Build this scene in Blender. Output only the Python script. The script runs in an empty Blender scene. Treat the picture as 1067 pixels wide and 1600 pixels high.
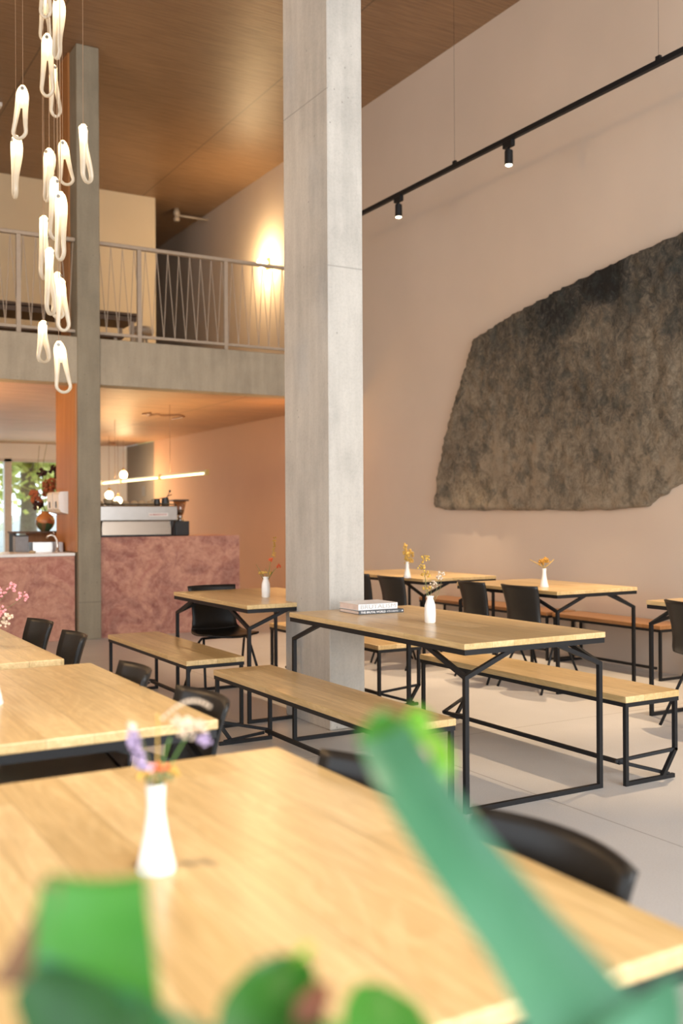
import bpy, bmesh, math, random
from mathutils import Vector, Matrix, noise as mnoise

SC = bpy.context.scene
COL = SC.collection
random.seed(7)
V = Vector

# ------------------------------------------------------------------ camera
H = 1.33
th, pit, rol = math.radians(30.16), math.radians(0.12), 0.0052
F = V((math.sin(th) * math.cos(pit), math.cos(th) * math.cos(pit), math.sin(pit)))
R0 = V((math.cos(th), -math.sin(th), 0))
U0 = R0.cross(F)
RI = R0 * math.cos(rol) - U0 * math.sin(rol)
UI = R0 * math.sin(rol) + U0 * math.cos(rol)
cam = bpy.data.cameras.new('camera')
cam.sensor_fit = 'VERTICAL'
cam.sensor_height = 36.0
cam.lens = 35.0
cam.clip_start = 0.05
cam.clip_end = 200
cam.dof.use_dof = True
cam.dof.focus_distance = 5.2
cam.dof.aperture_fstop = 2.0
co = bpy.data.objects.new('camera', cam)
COL.objects.link(co)
co.matrix_world = Matrix(((RI.x, UI.x, -F.x, 0), (RI.y, UI.y, -F.y, 0), (RI.z, UI.z, -F.z, H), (0, 0, 0, 1)))
SC.camera = co

# ------------------------------------------------------------------ view + light
SC.view_settings.view_transform = 'Standard'
SC.view_settings.look = 'None'
SC.view_settings.gamma = 1.0
SC.view_settings.use_curve_mapping = False
SC.view_settings.exposure = 0.35
try:
    SC.cycles.sample_clamp_indirect = 6.0
except Exception:
    pass

world = bpy.data.worlds.new('sky')
SC.world = world
world.use_nodes = True
bg = world.node_tree.nodes['Background']
bg.inputs[0].default_value = (0.80, 0.90, 1.0, 1)
bg.inputs[1].default_value = 2.8


def area(name, loc, target, sx, sy, power, color):
    l = bpy.data.lights.new(name, 'AREA')
    l.shape = 'RECTANGLE'
    l.size, l.size_y, l.energy, l.color = sx, sy, power, color
    o = bpy.data.objects.new(name, l)
    COL.objects.link(o)
    o.location = loc
    o.rotation_euler = (V(target) - V(loc)).to_track_quat('-Z', 'Y').to_euler()
    return o


def point(name, loc, power, color, radius=0.05):
    l = bpy.data.lights.new(name, 'POINT')
    l.energy, l.color, l.shadow_soft_size = power, color, radius
    o = bpy.data.objects.new(name, l)
    COL.objects.link(o)
    o.location = loc
    return o


def spot(name, loc, target, power, color, deg, blend=0.4, radius=0.02):
    l = bpy.data.lights.new(name, 'SPOT')
    l.energy, l.color, l.spot_size, l.spot_blend, l.shadow_soft_size = power, color, math.radians(deg), blend, radius
    o = bpy.data.objects.new(name, l)
    COL.objects.link(o)
    o.location = loc
    o.rotation_euler = (V(target) - V(loc)).to_track_quat('-Z', 'Y').to_euler()
    return o


# daylight through the tall window behind the camera and the left windows
area('window_daylight', (3.0, -3.35, 2.7), (3.2, 6, 0.3), 5.8, 4.8, 430, (1.0, 0.97, 0.93))
area('side_window_daylight', (-4.85, 2.5, 2.2), (1, 3.5, 0.8), 7.0, 3.4, 4, (1.0, 0.92, 0.80))
# daylight entering the bar from the far window
area('far_window_daylight', (3.3, 19.7, 1.7), (3.3, 14, 1.0), 3.6, 1.7, 10, (0.95, 0.98, 1.0))
WARM = (1.0, 0.66, 0.33)
ORANGE = (1.0, 0.48, 0.17)

# ------------------------------------------------------------------ materials


class N:
    def __init__(s, name):
        s.m = bpy.data.materials.new(name)
        s.m.use_nodes = True
        s.t = s.m.node_tree
        s.b = s.t.nodes['Principled BSDF']
        s.o = s.t.nodes['Material Output']

    def n(s, typ, **kw):
        x = s.t.nodes.new(typ)
        for k, v in kw.items():
            if k.startswith('i_'):
                x.inputs[k[2:].replace('_', ' ')].default_value = v
            else:
                setattr(x, k, v)
        return x

    def l(s, a, b):
        s.t.links.new(a, b)

    def coord(s, kind='Object', scale=(1, 1, 1), rot=(0, 0, 0), loc=(0, 0, 0)):
        tc = s.n('ShaderNodeTexCoord')
        mp = s.n('ShaderNodeMapping')
        mp.inputs['Scale'].default_value = scale
        mp.inputs['Rotation'].default_value = rot
        mp.inputs['Location'].default_value = loc
        s.l(tc.outputs[kind], mp.inputs[0])
        return mp.outputs[0]

    def pos(s, scale=(1, 1, 1)):
        g = s.n('ShaderNodeNewGeometry')
        mp = s.n('ShaderNodeMapping')
        mp.inputs['Scale'].default_value = scale
        s.l(g.outputs['Position'], mp.inputs[0])
        return mp.outputs[0]

    def noise(s, vec, scale, detail=4, rough=0.55, dist=0.0):
        x = s.n('ShaderNodeTexNoise')
        x.inputs['Scale'].default_value = scale
        x.inputs['Detail'].default_value = detail
        x.inputs['Roughness'].default_value = rough
        x.inputs['Distortion'].default_value = dist
        s.l(vec, x.inputs['Vector'])
        return x.outputs[0]

    def ramp(s, fac, stops):
        r = s.n('ShaderNodeValToRGB')
        e = r.color_ramp.elements
        while len(e) < len(stops):
            e.new(0.5)
        for el, (p, c) in zip(e, stops):
            el.position = p
            el.color = (*c, 1) if len(c) == 3 else c
        s.l(fac, r.inputs[0])
        return r.outputs[0]

    def mix(s, a, b, fac, mode='MIX'):
        m = s.n('ShaderNodeMix', data_type='RGBA', blend_type=mode)
        for sock, v in ((m.inputs['Factor'], fac), (m.inputs['A'], a), (m.inputs['B'], b)):
            if hasattr(v, 'is_linked'):
                s.l(v, sock)
            elif isinstance(v, (int, float)):
                sock.default_value = v
            else:
                sock.default_value = (*v, 1)
        return m.outputs['Result']

    def math(s, op, a, b=0.0, c=None):
        m = s.n('ShaderNodeMath', operation=op)
        for i, v in enumerate((a, b, c)):
            if v is None:
                continue
            if hasattr(v, 'is_linked'):
                s.l(v, m.inputs[i])
            else:
                m.inputs[i].default_value = v
        return m.outputs[0]

    def bump(s, h, strength, dist=0.01):
        b = s.n('ShaderNodeBump')
        b.inputs['Strength'].default_value = strength
        b.inputs['Distance'].default_value = dist
        s.l(h, b.inputs['Height'])
        s.l(b.outputs[0], s.b.inputs['Normal'])

    def base(s, c):
        if hasattr(c, 'is_linked'):
            s.l(c, s.b.inputs['Base Color'])
        else:
            s.b.inputs['Base Color'].default_value = (*c, 1)

    def set(s, **kw):
        for k, v in kw.items():
            s.b.inputs[k.replace('_', ' ')].default_value = v
        return s


def plain(name, c, rough=0.5, metal=0.0, var=0.06, scale=20, **kw):
    k = N(name)
    nz = k.noise(k.coord(), scale, 3)
    d = tuple(max(0, x * (1 - var)) for x in c)
    u = tuple(min(1, x * (1 + var)) for x in c)
    k.base(k.ramp(nz, [(0.3, d), (0.7, u)]))
    k.set(Roughness=rough, Metallic=metal, **kw)
    return k.m


def glow(name, c, strength, base=(0.9, 0.85, 0.75)):
    k = N(name)
    k.base(base)
    k.b.inputs['Emission Color'].default_value = (*c, 1)
    k.b.inputs['Emission Strength'].default_value = strength
    k.set(Roughness=0.3)
    return k.m


def concrete(name, c, seams=(), rough=0.75):
    k = N(name)
    p = k.pos()
    big = k.noise(p, 1.6, 5, 0.6)
    streak = k.noise(k.pos((6, 6, 0.8)), 2.0, 4, 0.6)
    fine = k.noise(p, 60, 3, 0.7)
    d = tuple(x * 0.72 for x in c)
    u = tuple(min(1, x * 1.18) for x in c)
    col = k.ramp(big, [(0.3, d), (0.5, c), (0.72, u)])
    col = k.mix(col, k.ramp(streak, [(0.35, tuple(x * .8 for x in c)), (0.65, u)]), 0.4)
    col = k.mix(col, k.ramp(fine, [(0.3, (0.75,) * 3), (0.55, (1, 1, 1))]), 0.35, 'MULTIPLY')
    vor = k.n('ShaderNodeTexVoronoi')
    vor.inputs['Scale'].default_value = 13
    k.l(p, vor.inputs['Vector'])
    pit_ = k.math('LESS_THAN', vor.outputs['Distance'], 0.085)
    gate = k.math('MULTIPLY', pit_, k.math('GREATER_THAN', k.noise(p, 2.3, 2), 0.55))
    col = k.mix(col, tuple(x * .5 for x in c), k.math('MULTIPLY', gate, 0.6))
    if seams:
        sx = k.n('ShaderNodeSeparateXYZ')
        k.l(k.pos(), sx.inputs[0])
        acc = None
        for z in seams:
            m = k.math('LESS_THAN', k.math('ABSOLUTE', k.math('SUBTRACT', sx.outputs['Z'], abs(z))), 0.005)
            g = k.n('ShaderNodeNewGeometry')
            sn = k.n('ShaderNodeSeparateXYZ')
            k.l(g.outputs['True Normal'], sn.inputs[0])
            m = k.math('MULTIPLY', m, k.math('GREATER_THAN', k.math('ABSOLUTE', sn.outputs['X' if z < 0 else 'Y']), 0.5))
            acc = m if acc is None else k.math('MAXIMUM', acc, m)
        col = k.mix(col, tuple(x * .55 for x in c), k.math('MULTIPLY', acc, 0.6))
    k.base(col)
    k.bump(fine, 0.15, 0.004)
    k.set(Roughness=rough)
    return k.m


def paint(name, c, rough=0.85):
    k = N(name)
    p = k.pos()
    n1 = k.noise(p, 0.9, 3)
    n2 = k.noise(p, 90, 2)
    k.base(k.ramp(n1, [(0.25, tuple(x * .95 for x in c)), (0.75, tuple(min(1, x * 1.04) for x in c))]))
    k.bump(n2, 0.05, 0.003)
    k.set(Roughness=rough)
    return k.m


def oak(name, light, dark, plank=0.088, stave=0.62, rough=0.32):
    k = N(name)
    tc = k.n('ShaderNodeTexCoord')
    oi = k.n('ShaderNodeObjectInfo')
    off = k.n('ShaderNodeVectorMath', operation='MULTIPLY_ADD')
    cmb = k.n('ShaderNodeCombineXYZ')
    k.l(oi.outputs['Random'], cmb.inputs[0])
    k.l(oi.outputs['Random'], cmb.inputs[1])
    k.l(cmb.outputs[0], off.inputs[0])
    off.inputs[1].default_value = (7.04, 13.7, 0)
    k.l(tc.outputs['Object'], off.inputs[2])

    def mp(scale, rz=0):
        m = k.n('ShaderNodeMapping')
        m.inputs['Scale'].default_value = scale
        m.inputs['Rotation'].default_value = (0, 0, rz)
        k.l(off.outputs[0], m.inputs[0])
        return m.outputs[0]
    br = k.n('ShaderNodeTexBrick')
    br.offset = 0.37
    br.inputs['Scale'].default_value = 1
    br.inputs['Brick Width'].default_value = stave
    br.inputs['Row Height'].default_value = plank
    br.inputs['Mortar Size'].default_value = 0.0012
    br.inputs['Mortar Smooth'].default_value = 0.6
    br.inputs['Bias'].default_value = 0.0
    br.inputs['Color1'].default_value = (*light, 1)
    br.inputs['Color2'].default_value = (*dark, 1)
    br.inputs['Mortar'].default_value = (*(x * .62 for x in dark), 1)
    k.l(mp((1, 1, 1), math.pi / 2), br.inputs['Vector'])
    g1 = k.noise(mp((26, 1.6, 26)), 1.6, 6, 0.62, 0.6)
    g2 = k.noise(mp((140, 6, 140)), 1.0, 3, 0.7)
    wv = k.noise(mp((7, 0.9, 7)), 1.3, 3, 0.5, 1.6)
    rings = k.math('SINE', k.math('MULTIPLY', wv, 60.0))
    col = k.mix(br.outputs['Color'], k.ramp(g1, [(0.3, (0.74, 0.70, 0.62)), (0.62, (1.05, 1.04, 1.02))]), 0.75, 'MULTIPLY')
    col = k.mix(col, k.ramp(g2, [(0.35, (0.82, 0.8, 0.75)), (0.6, (1, 1, 1))]), 0.4, 'MULTIPLY')
    col = k.mix(col, k.ramp(rings, [(0.0, (0.84, 0.79, 0.70)), (0.8, (1, 1, 1))]), 0.5, 'MULTIPLY')
    k.base(col)
    k.bump(g1, 0.05, 0.002)
    k.set(Roughness=rough)
    return k.m


M = {}
M['oak'] = oak('oak_planks', (0.76, 0.565, 0.305), (0.595, 0.42, 0.195), 0.125, 1.45, 0.28)
M['oak_red'] = oak('oiled_oak', (0.44, 0.22, 0.09), (0.36, 0.17, 0.065))
M['black_steel'] = plain('black_powder_coated_steel', (0.009, 0.0095, 0.011), 0.5, **{'Specular_IOR_Level': 0.3})
M['black_shell'] = plain('black_stained_shell', (0.010, 0.009, 0.0085), 0.42, var=0.15, **{'Specular_IOR_Level': 0.4})
M['white_ceramic'] = plain('white_ceramic', (0.86, 0.84, 0.80), 0.3, var=0.02)
M['column'] = concrete('column_concrete', (0.50, 0.475, 0.43), (2.86, -3.95))
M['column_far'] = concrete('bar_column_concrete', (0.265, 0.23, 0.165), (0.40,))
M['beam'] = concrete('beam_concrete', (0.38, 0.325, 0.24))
M['wall'] = paint('blush_wall_paint', (0.63, 0.525, 0.43))
M['wall_salmon'] = paint('salmon_wall_paint', (0.62, 0.385, 0.26))
M['wall_cream'] = paint('cream_wall_paint', (0.60, 0.485, 0.325))
M['wall_white'] = paint('white_wall_paint', (0.80, 0.77, 0.72))
M['wall_grey'] = paint('grey_panel_paint', (0.26, 0.23, 0.20))


def floor_mat():
    k = N('polished_concrete_floor')
    p = k.pos()
    big = k.noise(p, 0.7, 5, 0.6)
    sp = k.noise(p, 140, 2, 0.8)
    col = k.ramp(big, [(0.3, (0.51, 0.50, 0.485)), (0.7, (0.60, 0.59, 0.575))])
    col = k.mix(col, k.ramp(sp, [(0.3, (0.82, 0.81, 0.8)), (0.6, (1, 1, 1))]), 0.6, 'MULTIPLY')
    sx = k.n('ShaderNodeSeparateXYZ')
    k.l(k.pos(), sx.inputs[0])

    def joint(axis, at, per):
        a = k.math('SUBTRACT', sx.outputs[axis], at)
        a = k.math('ABSOLUTE', k.math('SUBTRACT', k.math('MODULO', k.math('ADD', a, per * 20.5), per), per / 2))
        return k.math('LESS_THAN', a, 0.004)
    j = k.math('MAXIMUM', joint('X', 3.155, 3.2), joint('Y', 9.0, 4.2))
    col = k.mix(col, (0.22, 0.2, 0.18), k.math('MULTIPLY', j, 0.7))
    k.base(col)
    k.set(Roughness=0.36)
    k.bump(sp, 0.03, 0.002)
    return k.m


M['floor'] = floor_mat()


def plywood(name, lo, hi, rough=0.4, axis='X', panel=(1.25, 2.5)):
    k = N(name)
    p = k.pos((1.6, 22, 22) if axis == 'X' else (9, 9, 0.6))
    g = k.noise(p, 1.6, 6, 0.62, 0.4)
    big = k.noise(k.pos(), 0.8, 3)
    col = k.ramp(g, [(0.28, lo), (0.68, hi)])
    col = k.mix(col, k.ramp(big, [(0.3, (0.82, 0.8, 0.78)), (0.7, (1.06, 1.04, 1.0))]), 0.7, 'MULTIPLY')
    if panel:
        sx = k.n('ShaderNodeSeparateXYZ')
        k.l(k.pos(), sx.inputs[0])
        acc = None
        for ax, per in zip('YX', panel):
            a = k.math('ABSOLUTE', k.math('SUBTRACT', k.math('MODULO', k.math('ADD', sx.outputs[ax], per * 20.5), per), per / 2))
            m = k.math('LESS_THAN', a, 0.011)
            acc = m if acc is None else k.math('MAXIMUM', acc, m)
        col = k.mix(col, tuple(x * .55 for x in lo), k.math('MULTIPLY', acc, 0.75))
    k.base(col)
    k.bump(g, 0.5, 0.012)
    k.set(Roughness=rough)
    return k.m


M['ceiling'] = plywood('board_marked_ceiling', (0.19, 0.108, 0.056), (0.32, 0.195, 0.108), 0.42, panel=(50, 2.6))
M['ceiling_low'] = plywood('bar_ceiling_board', (0.39, 0.225, 0.13), (0.62, 0.385, 0.235), 0.45, panel=(2.5, 5.0))
M['orange_ply'] = plywood('orange_plywood', (0.38, 0.155, 0.045), (0.50, 0.225, 0.075), 0.5, 'Z', None)


def travertine():
    k = N('red_travertine')
    p = k.pos()
    a = k.noise(k.pos((1, 1, 1.3)), 2.4, 7, 0.62, 0.9)
    b = k.noise(p, 14, 6, 0.7, 0.6)
    c = k.noise(p, 55, 4, 0.7)
    col = k.ramp(a, [(0.36, (0.20, 0.06, 0.05)), (0.47, (0.36, 0.14, 0.105)), (0.56, (0.56, 0.275, 0.185)), (0.68, (0.42, 0.15, 0.11))])
    col = k.mix(col, k.ramp(b, [(0.3, (0.20, 0.055, 0.045)), (0.62, (0.62, 0.36, 0.27))]), 0.45)
    col = k.mix(col, (0.72, 0.5, 0.42), k.math('MULTIPLY', k.math('GREATER_THAN', c, 0.66), 0.5))
    k.base(col)
    k.set(Roughness=0.6, Specular_IOR_Level=0.3)
    return k.m


M['travertine'] = travertine()


def relief_mat():
    k = N('mottled_felted_relief')
    co_ = k.coord()
    big = k.noise(co_, 1.5, 6, 0.65, 0.4)
    med = k.noise(k.coord(scale=(1, 1, 0.8)), 13, 8, 0.78, 1.6)
    fib = k.noise(k.coord(scale=(1, 1.3, 0.7)), 60, 6, 0.8, 2.0)
    f = k.math('ADD', k.math('MULTIPLY', big, 0.45), k.math('ADD', k.math('MULTIPLY', med, 0.62), k.math('MULTIPLY', fib, 0.42)))
    sx = k.n('ShaderNodeSeparateXYZ')
    k.l(co_, sx.inputs[0])
    f = k.math('SUBTRACT', f, 0.185)
    # paler towards the bottom edge and two soot-dark stains near the top edge
    grad = k.math('MULTIPLY', k.math('SUBTRACT', 1.05, sx.outputs['Z']), 0.085)
    f = k.math('ADD', f, grad)

    def stain(y, z, ry, rz, amt):
        dy = k.math('DIVIDE', k.math('SUBTRACT', sx.outputs['Y'], y), ry)
        dz = k.math('DIVIDE', k.math('SUBTRACT', sx.outputs['Z'], z), rz)
        d = k.math('ADD', k.math('MULTIPLY', dy, dy), k.math('MULTIPLY', dz, dz))
        d = k.math('ADD', d, k.math('MULTIPLY', k.math('SUBTRACT', med, 0.5), 1.1))
        m = k.n('ShaderNodeMapRange')
        m.inputs['From Min'].default_value = 1.1
        m.inputs['From Max'].default_value = 0.0
        m.inputs['To Max'].default_value = amt
        k.l(d, m.inputs['Value'])
        return m.outputs[0]
    st = k.math('ADD', stain(-0.36, 1.94, 0.33, 0.26, 0.20), k.math('ADD', stain(0.30, 1.70, 0.42, 0.30, 0.13), stain(-0.02, 1.85, 0.55, 0.18, 0.08)))
    f = k.math('SUBTRACT', f, st)
    col = k.ramp(f, [(0.26, (0.014, 0.012, 0.010)), (0.38, (0.055, 0.054, 0.048)), (0.46, (0.14, 0.122, 0.095)), (0.54, (0.26, 0.215, 0.155)), (0.68, (0.52, 0.43, 0.31))])
    bl = k.noise(co_, 5, 4, 0.7)
    bm_ = k.ramp(bl, [(0.50, (0, 0, 0)), (0.62, (0.5, 0.5, 0.5))])
    col = k.mix(col, (0.060, 0.076, 0.070), bm_)
    k.base(col)
    k.bump(k.math('ADD', med, k.math('MULTIPLY', fib, 1.4)), 0.9, 0.03)
    k.set(Roughness=0.9)
    return k.m


M['relief'] = relief_mat()


def leaf_mat(name, lo, hi, back, trans=0.35, rough=0.35):
    k = N(name)
    n1 = k.noise(k.coord(), 9, 3)
    top = k.ramp(n1, [(0.3, lo), (0.7, hi)])
    g = k.n('ShaderNodeNewGeometry')
    col = k.mix(top, back, g.outputs['Backfacing'])
    k.base(col)
    k.set(Roughness=rough)
    tr = k.n('ShaderNodeBsdfTranslucent')
    k.l(col, tr.inputs['Color'])
    mx = k.n('ShaderNodeMixShader')
    mx.inputs[0].default_value = trans
    k.l(k.b.outputs[0], mx.inputs[1])
    k.l(tr.outputs[0], mx.inputs[2])
    k.l(mx.outputs[0], k.o.inputs['Surface'])
    return k.m


M['leaf_strap'] = leaf_mat('pale_green_leaf', (0.065, 0.225, 0.115), (0.10, 0.29, 0.155), (0.20, 0.42, 0.03), 0.25, 0.3)
M['leaf_bright'] = leaf_mat('bright_green_leaf', (0.05, 0.235, 0.03), (0.085, 0.31, 0.045), (0.16, 0.40, 0.03), 0.3, 0.35)
M['leaf_dark'] = leaf_mat('deep_green_leaf', (0.016, 0.10, 0.010), (0.032, 0.16, 0.016), (0.08, 0.30, 0.03), 0.25, 0.35)
M['leaf_dry'] = plain('dry_leaf_edge', (0.22, 0.11, 0.05), 0.7)
M['leaf_spot'] = plain('brown_leaf_spot', (0.16, 0.05, 0.02), 0.7)
M['stem_green'] = plain('green_stem', (0.12, 0.26, 0.05), 0.5)
M['stem_dry'] = plain('dry_stem', (0.42, 0.31, 0.14), 0.8)
M['stem_olive'] = plain('olive_stem', (0.20, 0.20, 0.08), 0.8)
M['straw'] = plain('straw_yellow_bloom', (0.60, 0.38, 0.08), 0.8, var=0.2)
M['gold_bloom'] = plain('golden_bloom', (0.50, 0.26, 0.04), 0.8, var=0.3)
M['cream_bloom'] = plain('cream_bloom', (0.72, 0.58, 0.44), 0.8, var=0.15)
M['lilac_bloom'] = plain('lilac_bloom', (0.42, 0.33, 0.52), 0.8, var=0.2)
M['pink_bloom'] = plain('pink_bloom', (0.80, 0.33, 0.36), 0.8, var=0.2)
M['red_bloom'] = plain('orange_red_bloom', (0.75, 0.14, 0.05), 0.7, var=0.15)
M['rust_bloom'] = plain('rust_bloom', (0.34, 0.10, 0.04), 0.8, var=0.3)
M['dark_bloom'] = plain('maroon_bloom', (0.035, 0.010, 0.010), 0.8, var=0.3)
M['steel'] = plain('brushed_stainless', (0.47, 0.465, 0.46), 0.28, 1.0, var=0.03)
M['mirror_steel'] = plain('polished_stainless', (0.52, 0.47, 0.42), 0.22, 1.0, var=0.02)
M['black_plastic'] = plain('black_plastic', (0.02, 0.02, 0.02), 0.4)
M['grey_plastic'] = plain('grey_plastic', (0.20, 0.20, 0.21), 0.4)
M['white_plastic'] = plain('white_plastic', (0.80, 0.78, 0.74), 0.35, var=0.02)
M['white_stone'] = plain('white_stone_top', (0.80, 0.78, 0.75), 0.25, var=0.04)
M['rail'] = plain('grey_painted_rail', (0.40, 0.32, 0.24), 0.5)
M['paper'] = plain('book_paper', (0.72, 0.60, 0.54), 0.9)
M['white_cover'] = plain('white_cover', (0.86, 0.85, 0.85), 0.4, var=0.02)
M['slate_cover'] = plain('slate_cover', (0.075, 0.09, 0.105), 0.45)
M['ink_grey'] = plain('pale_grey_ink', (0.46, 0.44, 0.42), 0.6)
M['ink_white'] = plain('white_ink', (0.85, 0.85, 0.85), 0.6)
M['ink_red'] = plain('red_ink', (0.40, 0.03, 0.03), 0.5)
M['brass'] = plain('brass', (0.62, 0.42, 0.16), 0.3, 1.0)
M['dark_wood'] = plain('dark_wood', (0.10, 0.055, 0.028), 0.55, var=0.2)
M['cup'] = plain('stoneware_cup', (0.46, 0.35, 0.21), 0.4, var=0.1)
M['pot'] = plain('terracotta_pot', (0.34, 0.14, 0.08), 0.8, var=0.1)
M['soil'] = plain('potting_soil', (0.04, 0.027, 0.018), 0.95, var=0.3)
M['wire'] = plain('lamp_cable', (0.30, 0.18, 0.10), 0.5)
M['bronze'] = plain('copper_pipe', (0.50, 0.30, 0.18), 0.4, 0.3)
M['cap'] = plain('lamp_cap', (0.35, 0.33, 0.30), 0.4, 0.8)
M['bulb'] = glow('glowing_bulb', (1.0, 0.78, 0.45), 9.0)
M['linear'] = glow('glowing_tube', (1.0, 0.78, 0.36), 3.2)
M['led'] = glow('glowing_lens', (1.0, 0.88, 0.62), 14.0)
M['sconce'] = glow('glowing_sconce', (1.0, 0.80, 0.48), 30.0)
M['window_frame'] = plain('window_frame_paint', (0.58, 0.53, 0.48), 0.5)
M['grass'] = plain('lawn', (0.10, 0.22, 0.04), 0.95, var=0.4, scale=3)
M['pave'] = plain('pale_paving', (0.62, 0.60, 0.56), 0.9)
M['bark'] = plain('bark', (0.16, 0.13, 0.10), 0.95, var=0.3)
M['foliage'] = leaf_mat('leafy_green', (0.30, 0.42, 0.10), (0.80, 0.74, 0.30), (0.70, 0.68, 0.28), 0.5, 0.7)
M['car_paint'] = plain('silver_car_paint', (0.50, 0.52, 0.54), 0.25, 0.6)


def glass_mat(name, c=(1, 1, 1), rough=0.0, fac=0.9):
    k = N(name)
    tr = k.n('ShaderNodeBsdfTransparent')
    tr.inputs['Color'].default_value = (*c, 1)
    gl = k.n('ShaderNodeBsdfGlossy')
    gl.inputs['Roughness'].default_value = rough
    mx = k.n('ShaderNodeMixShader')
    mx.inputs[0].default_value = 1 - fac
    k.l(tr.outputs[0], mx.inputs[1])
    k.l(gl.outputs[0], mx.inputs[2])
    k.l(mx.outputs[0], k.o.inputs['Surface'])
    return k.m


M['glass'] = glass_mat('window_glass', (0.97, 0.99, 0.98), 0.0, 0.94)
M['hopper_glass'] = glass_mat('hopper_glass', (0.75, 0.66, 0.56), 0.05, 0.85)


def loop_mat():
    k = N('frosted_glowing_glass')
    sx = k.n('ShaderNodeSeparateXYZ')
    tc = k.n('ShaderNodeTexCoord')
    k.l(tc.outputs['Generated'], sx.inputs[0])
    st = k.ramp(sx.outputs['Z'], [(0.0, (0.05,) * 3), (0.35, (0.10,) * 3), (0.62, (0.34,) * 3), (0.82, (1, 1, 1))])
    k.base((0.40, 0.35, 0.28))
    k.b.inputs['Emission Color'].default_value = (1.0, 0.70, 0.37, 1)
    k.l(k.math('MULTIPLY', st, 2.3), k.b.inputs['Emission Strength'])
    k.set(Roughness=0.25)
    return k.m


M['loop'] = loop_mat()


def globe_mat():
    k = N('painted_globe_glaze')
    co_ = k.coord()
    v = k.n('ShaderNodeTexVoronoi')
    v.inputs['Scale'].default_value = 11
    k.l(co_, v.inputs['Vector'])
    c = k.ramp(v.outputs['Color'], [(0.2, (0.05, 0.10, 0.05)), (0.45, (0.42, 0.12, 0.05)), (0.6, (0.55, 0.32, 0.10)), (0.8, (0.14, 0.09, 0.05))])
    k.base(c)
    k.set(Roughness=0.2)
    return k.m


M['globe'] = globe_mat()

# ------------------------------------------------------------------ mesh helpers


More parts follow.
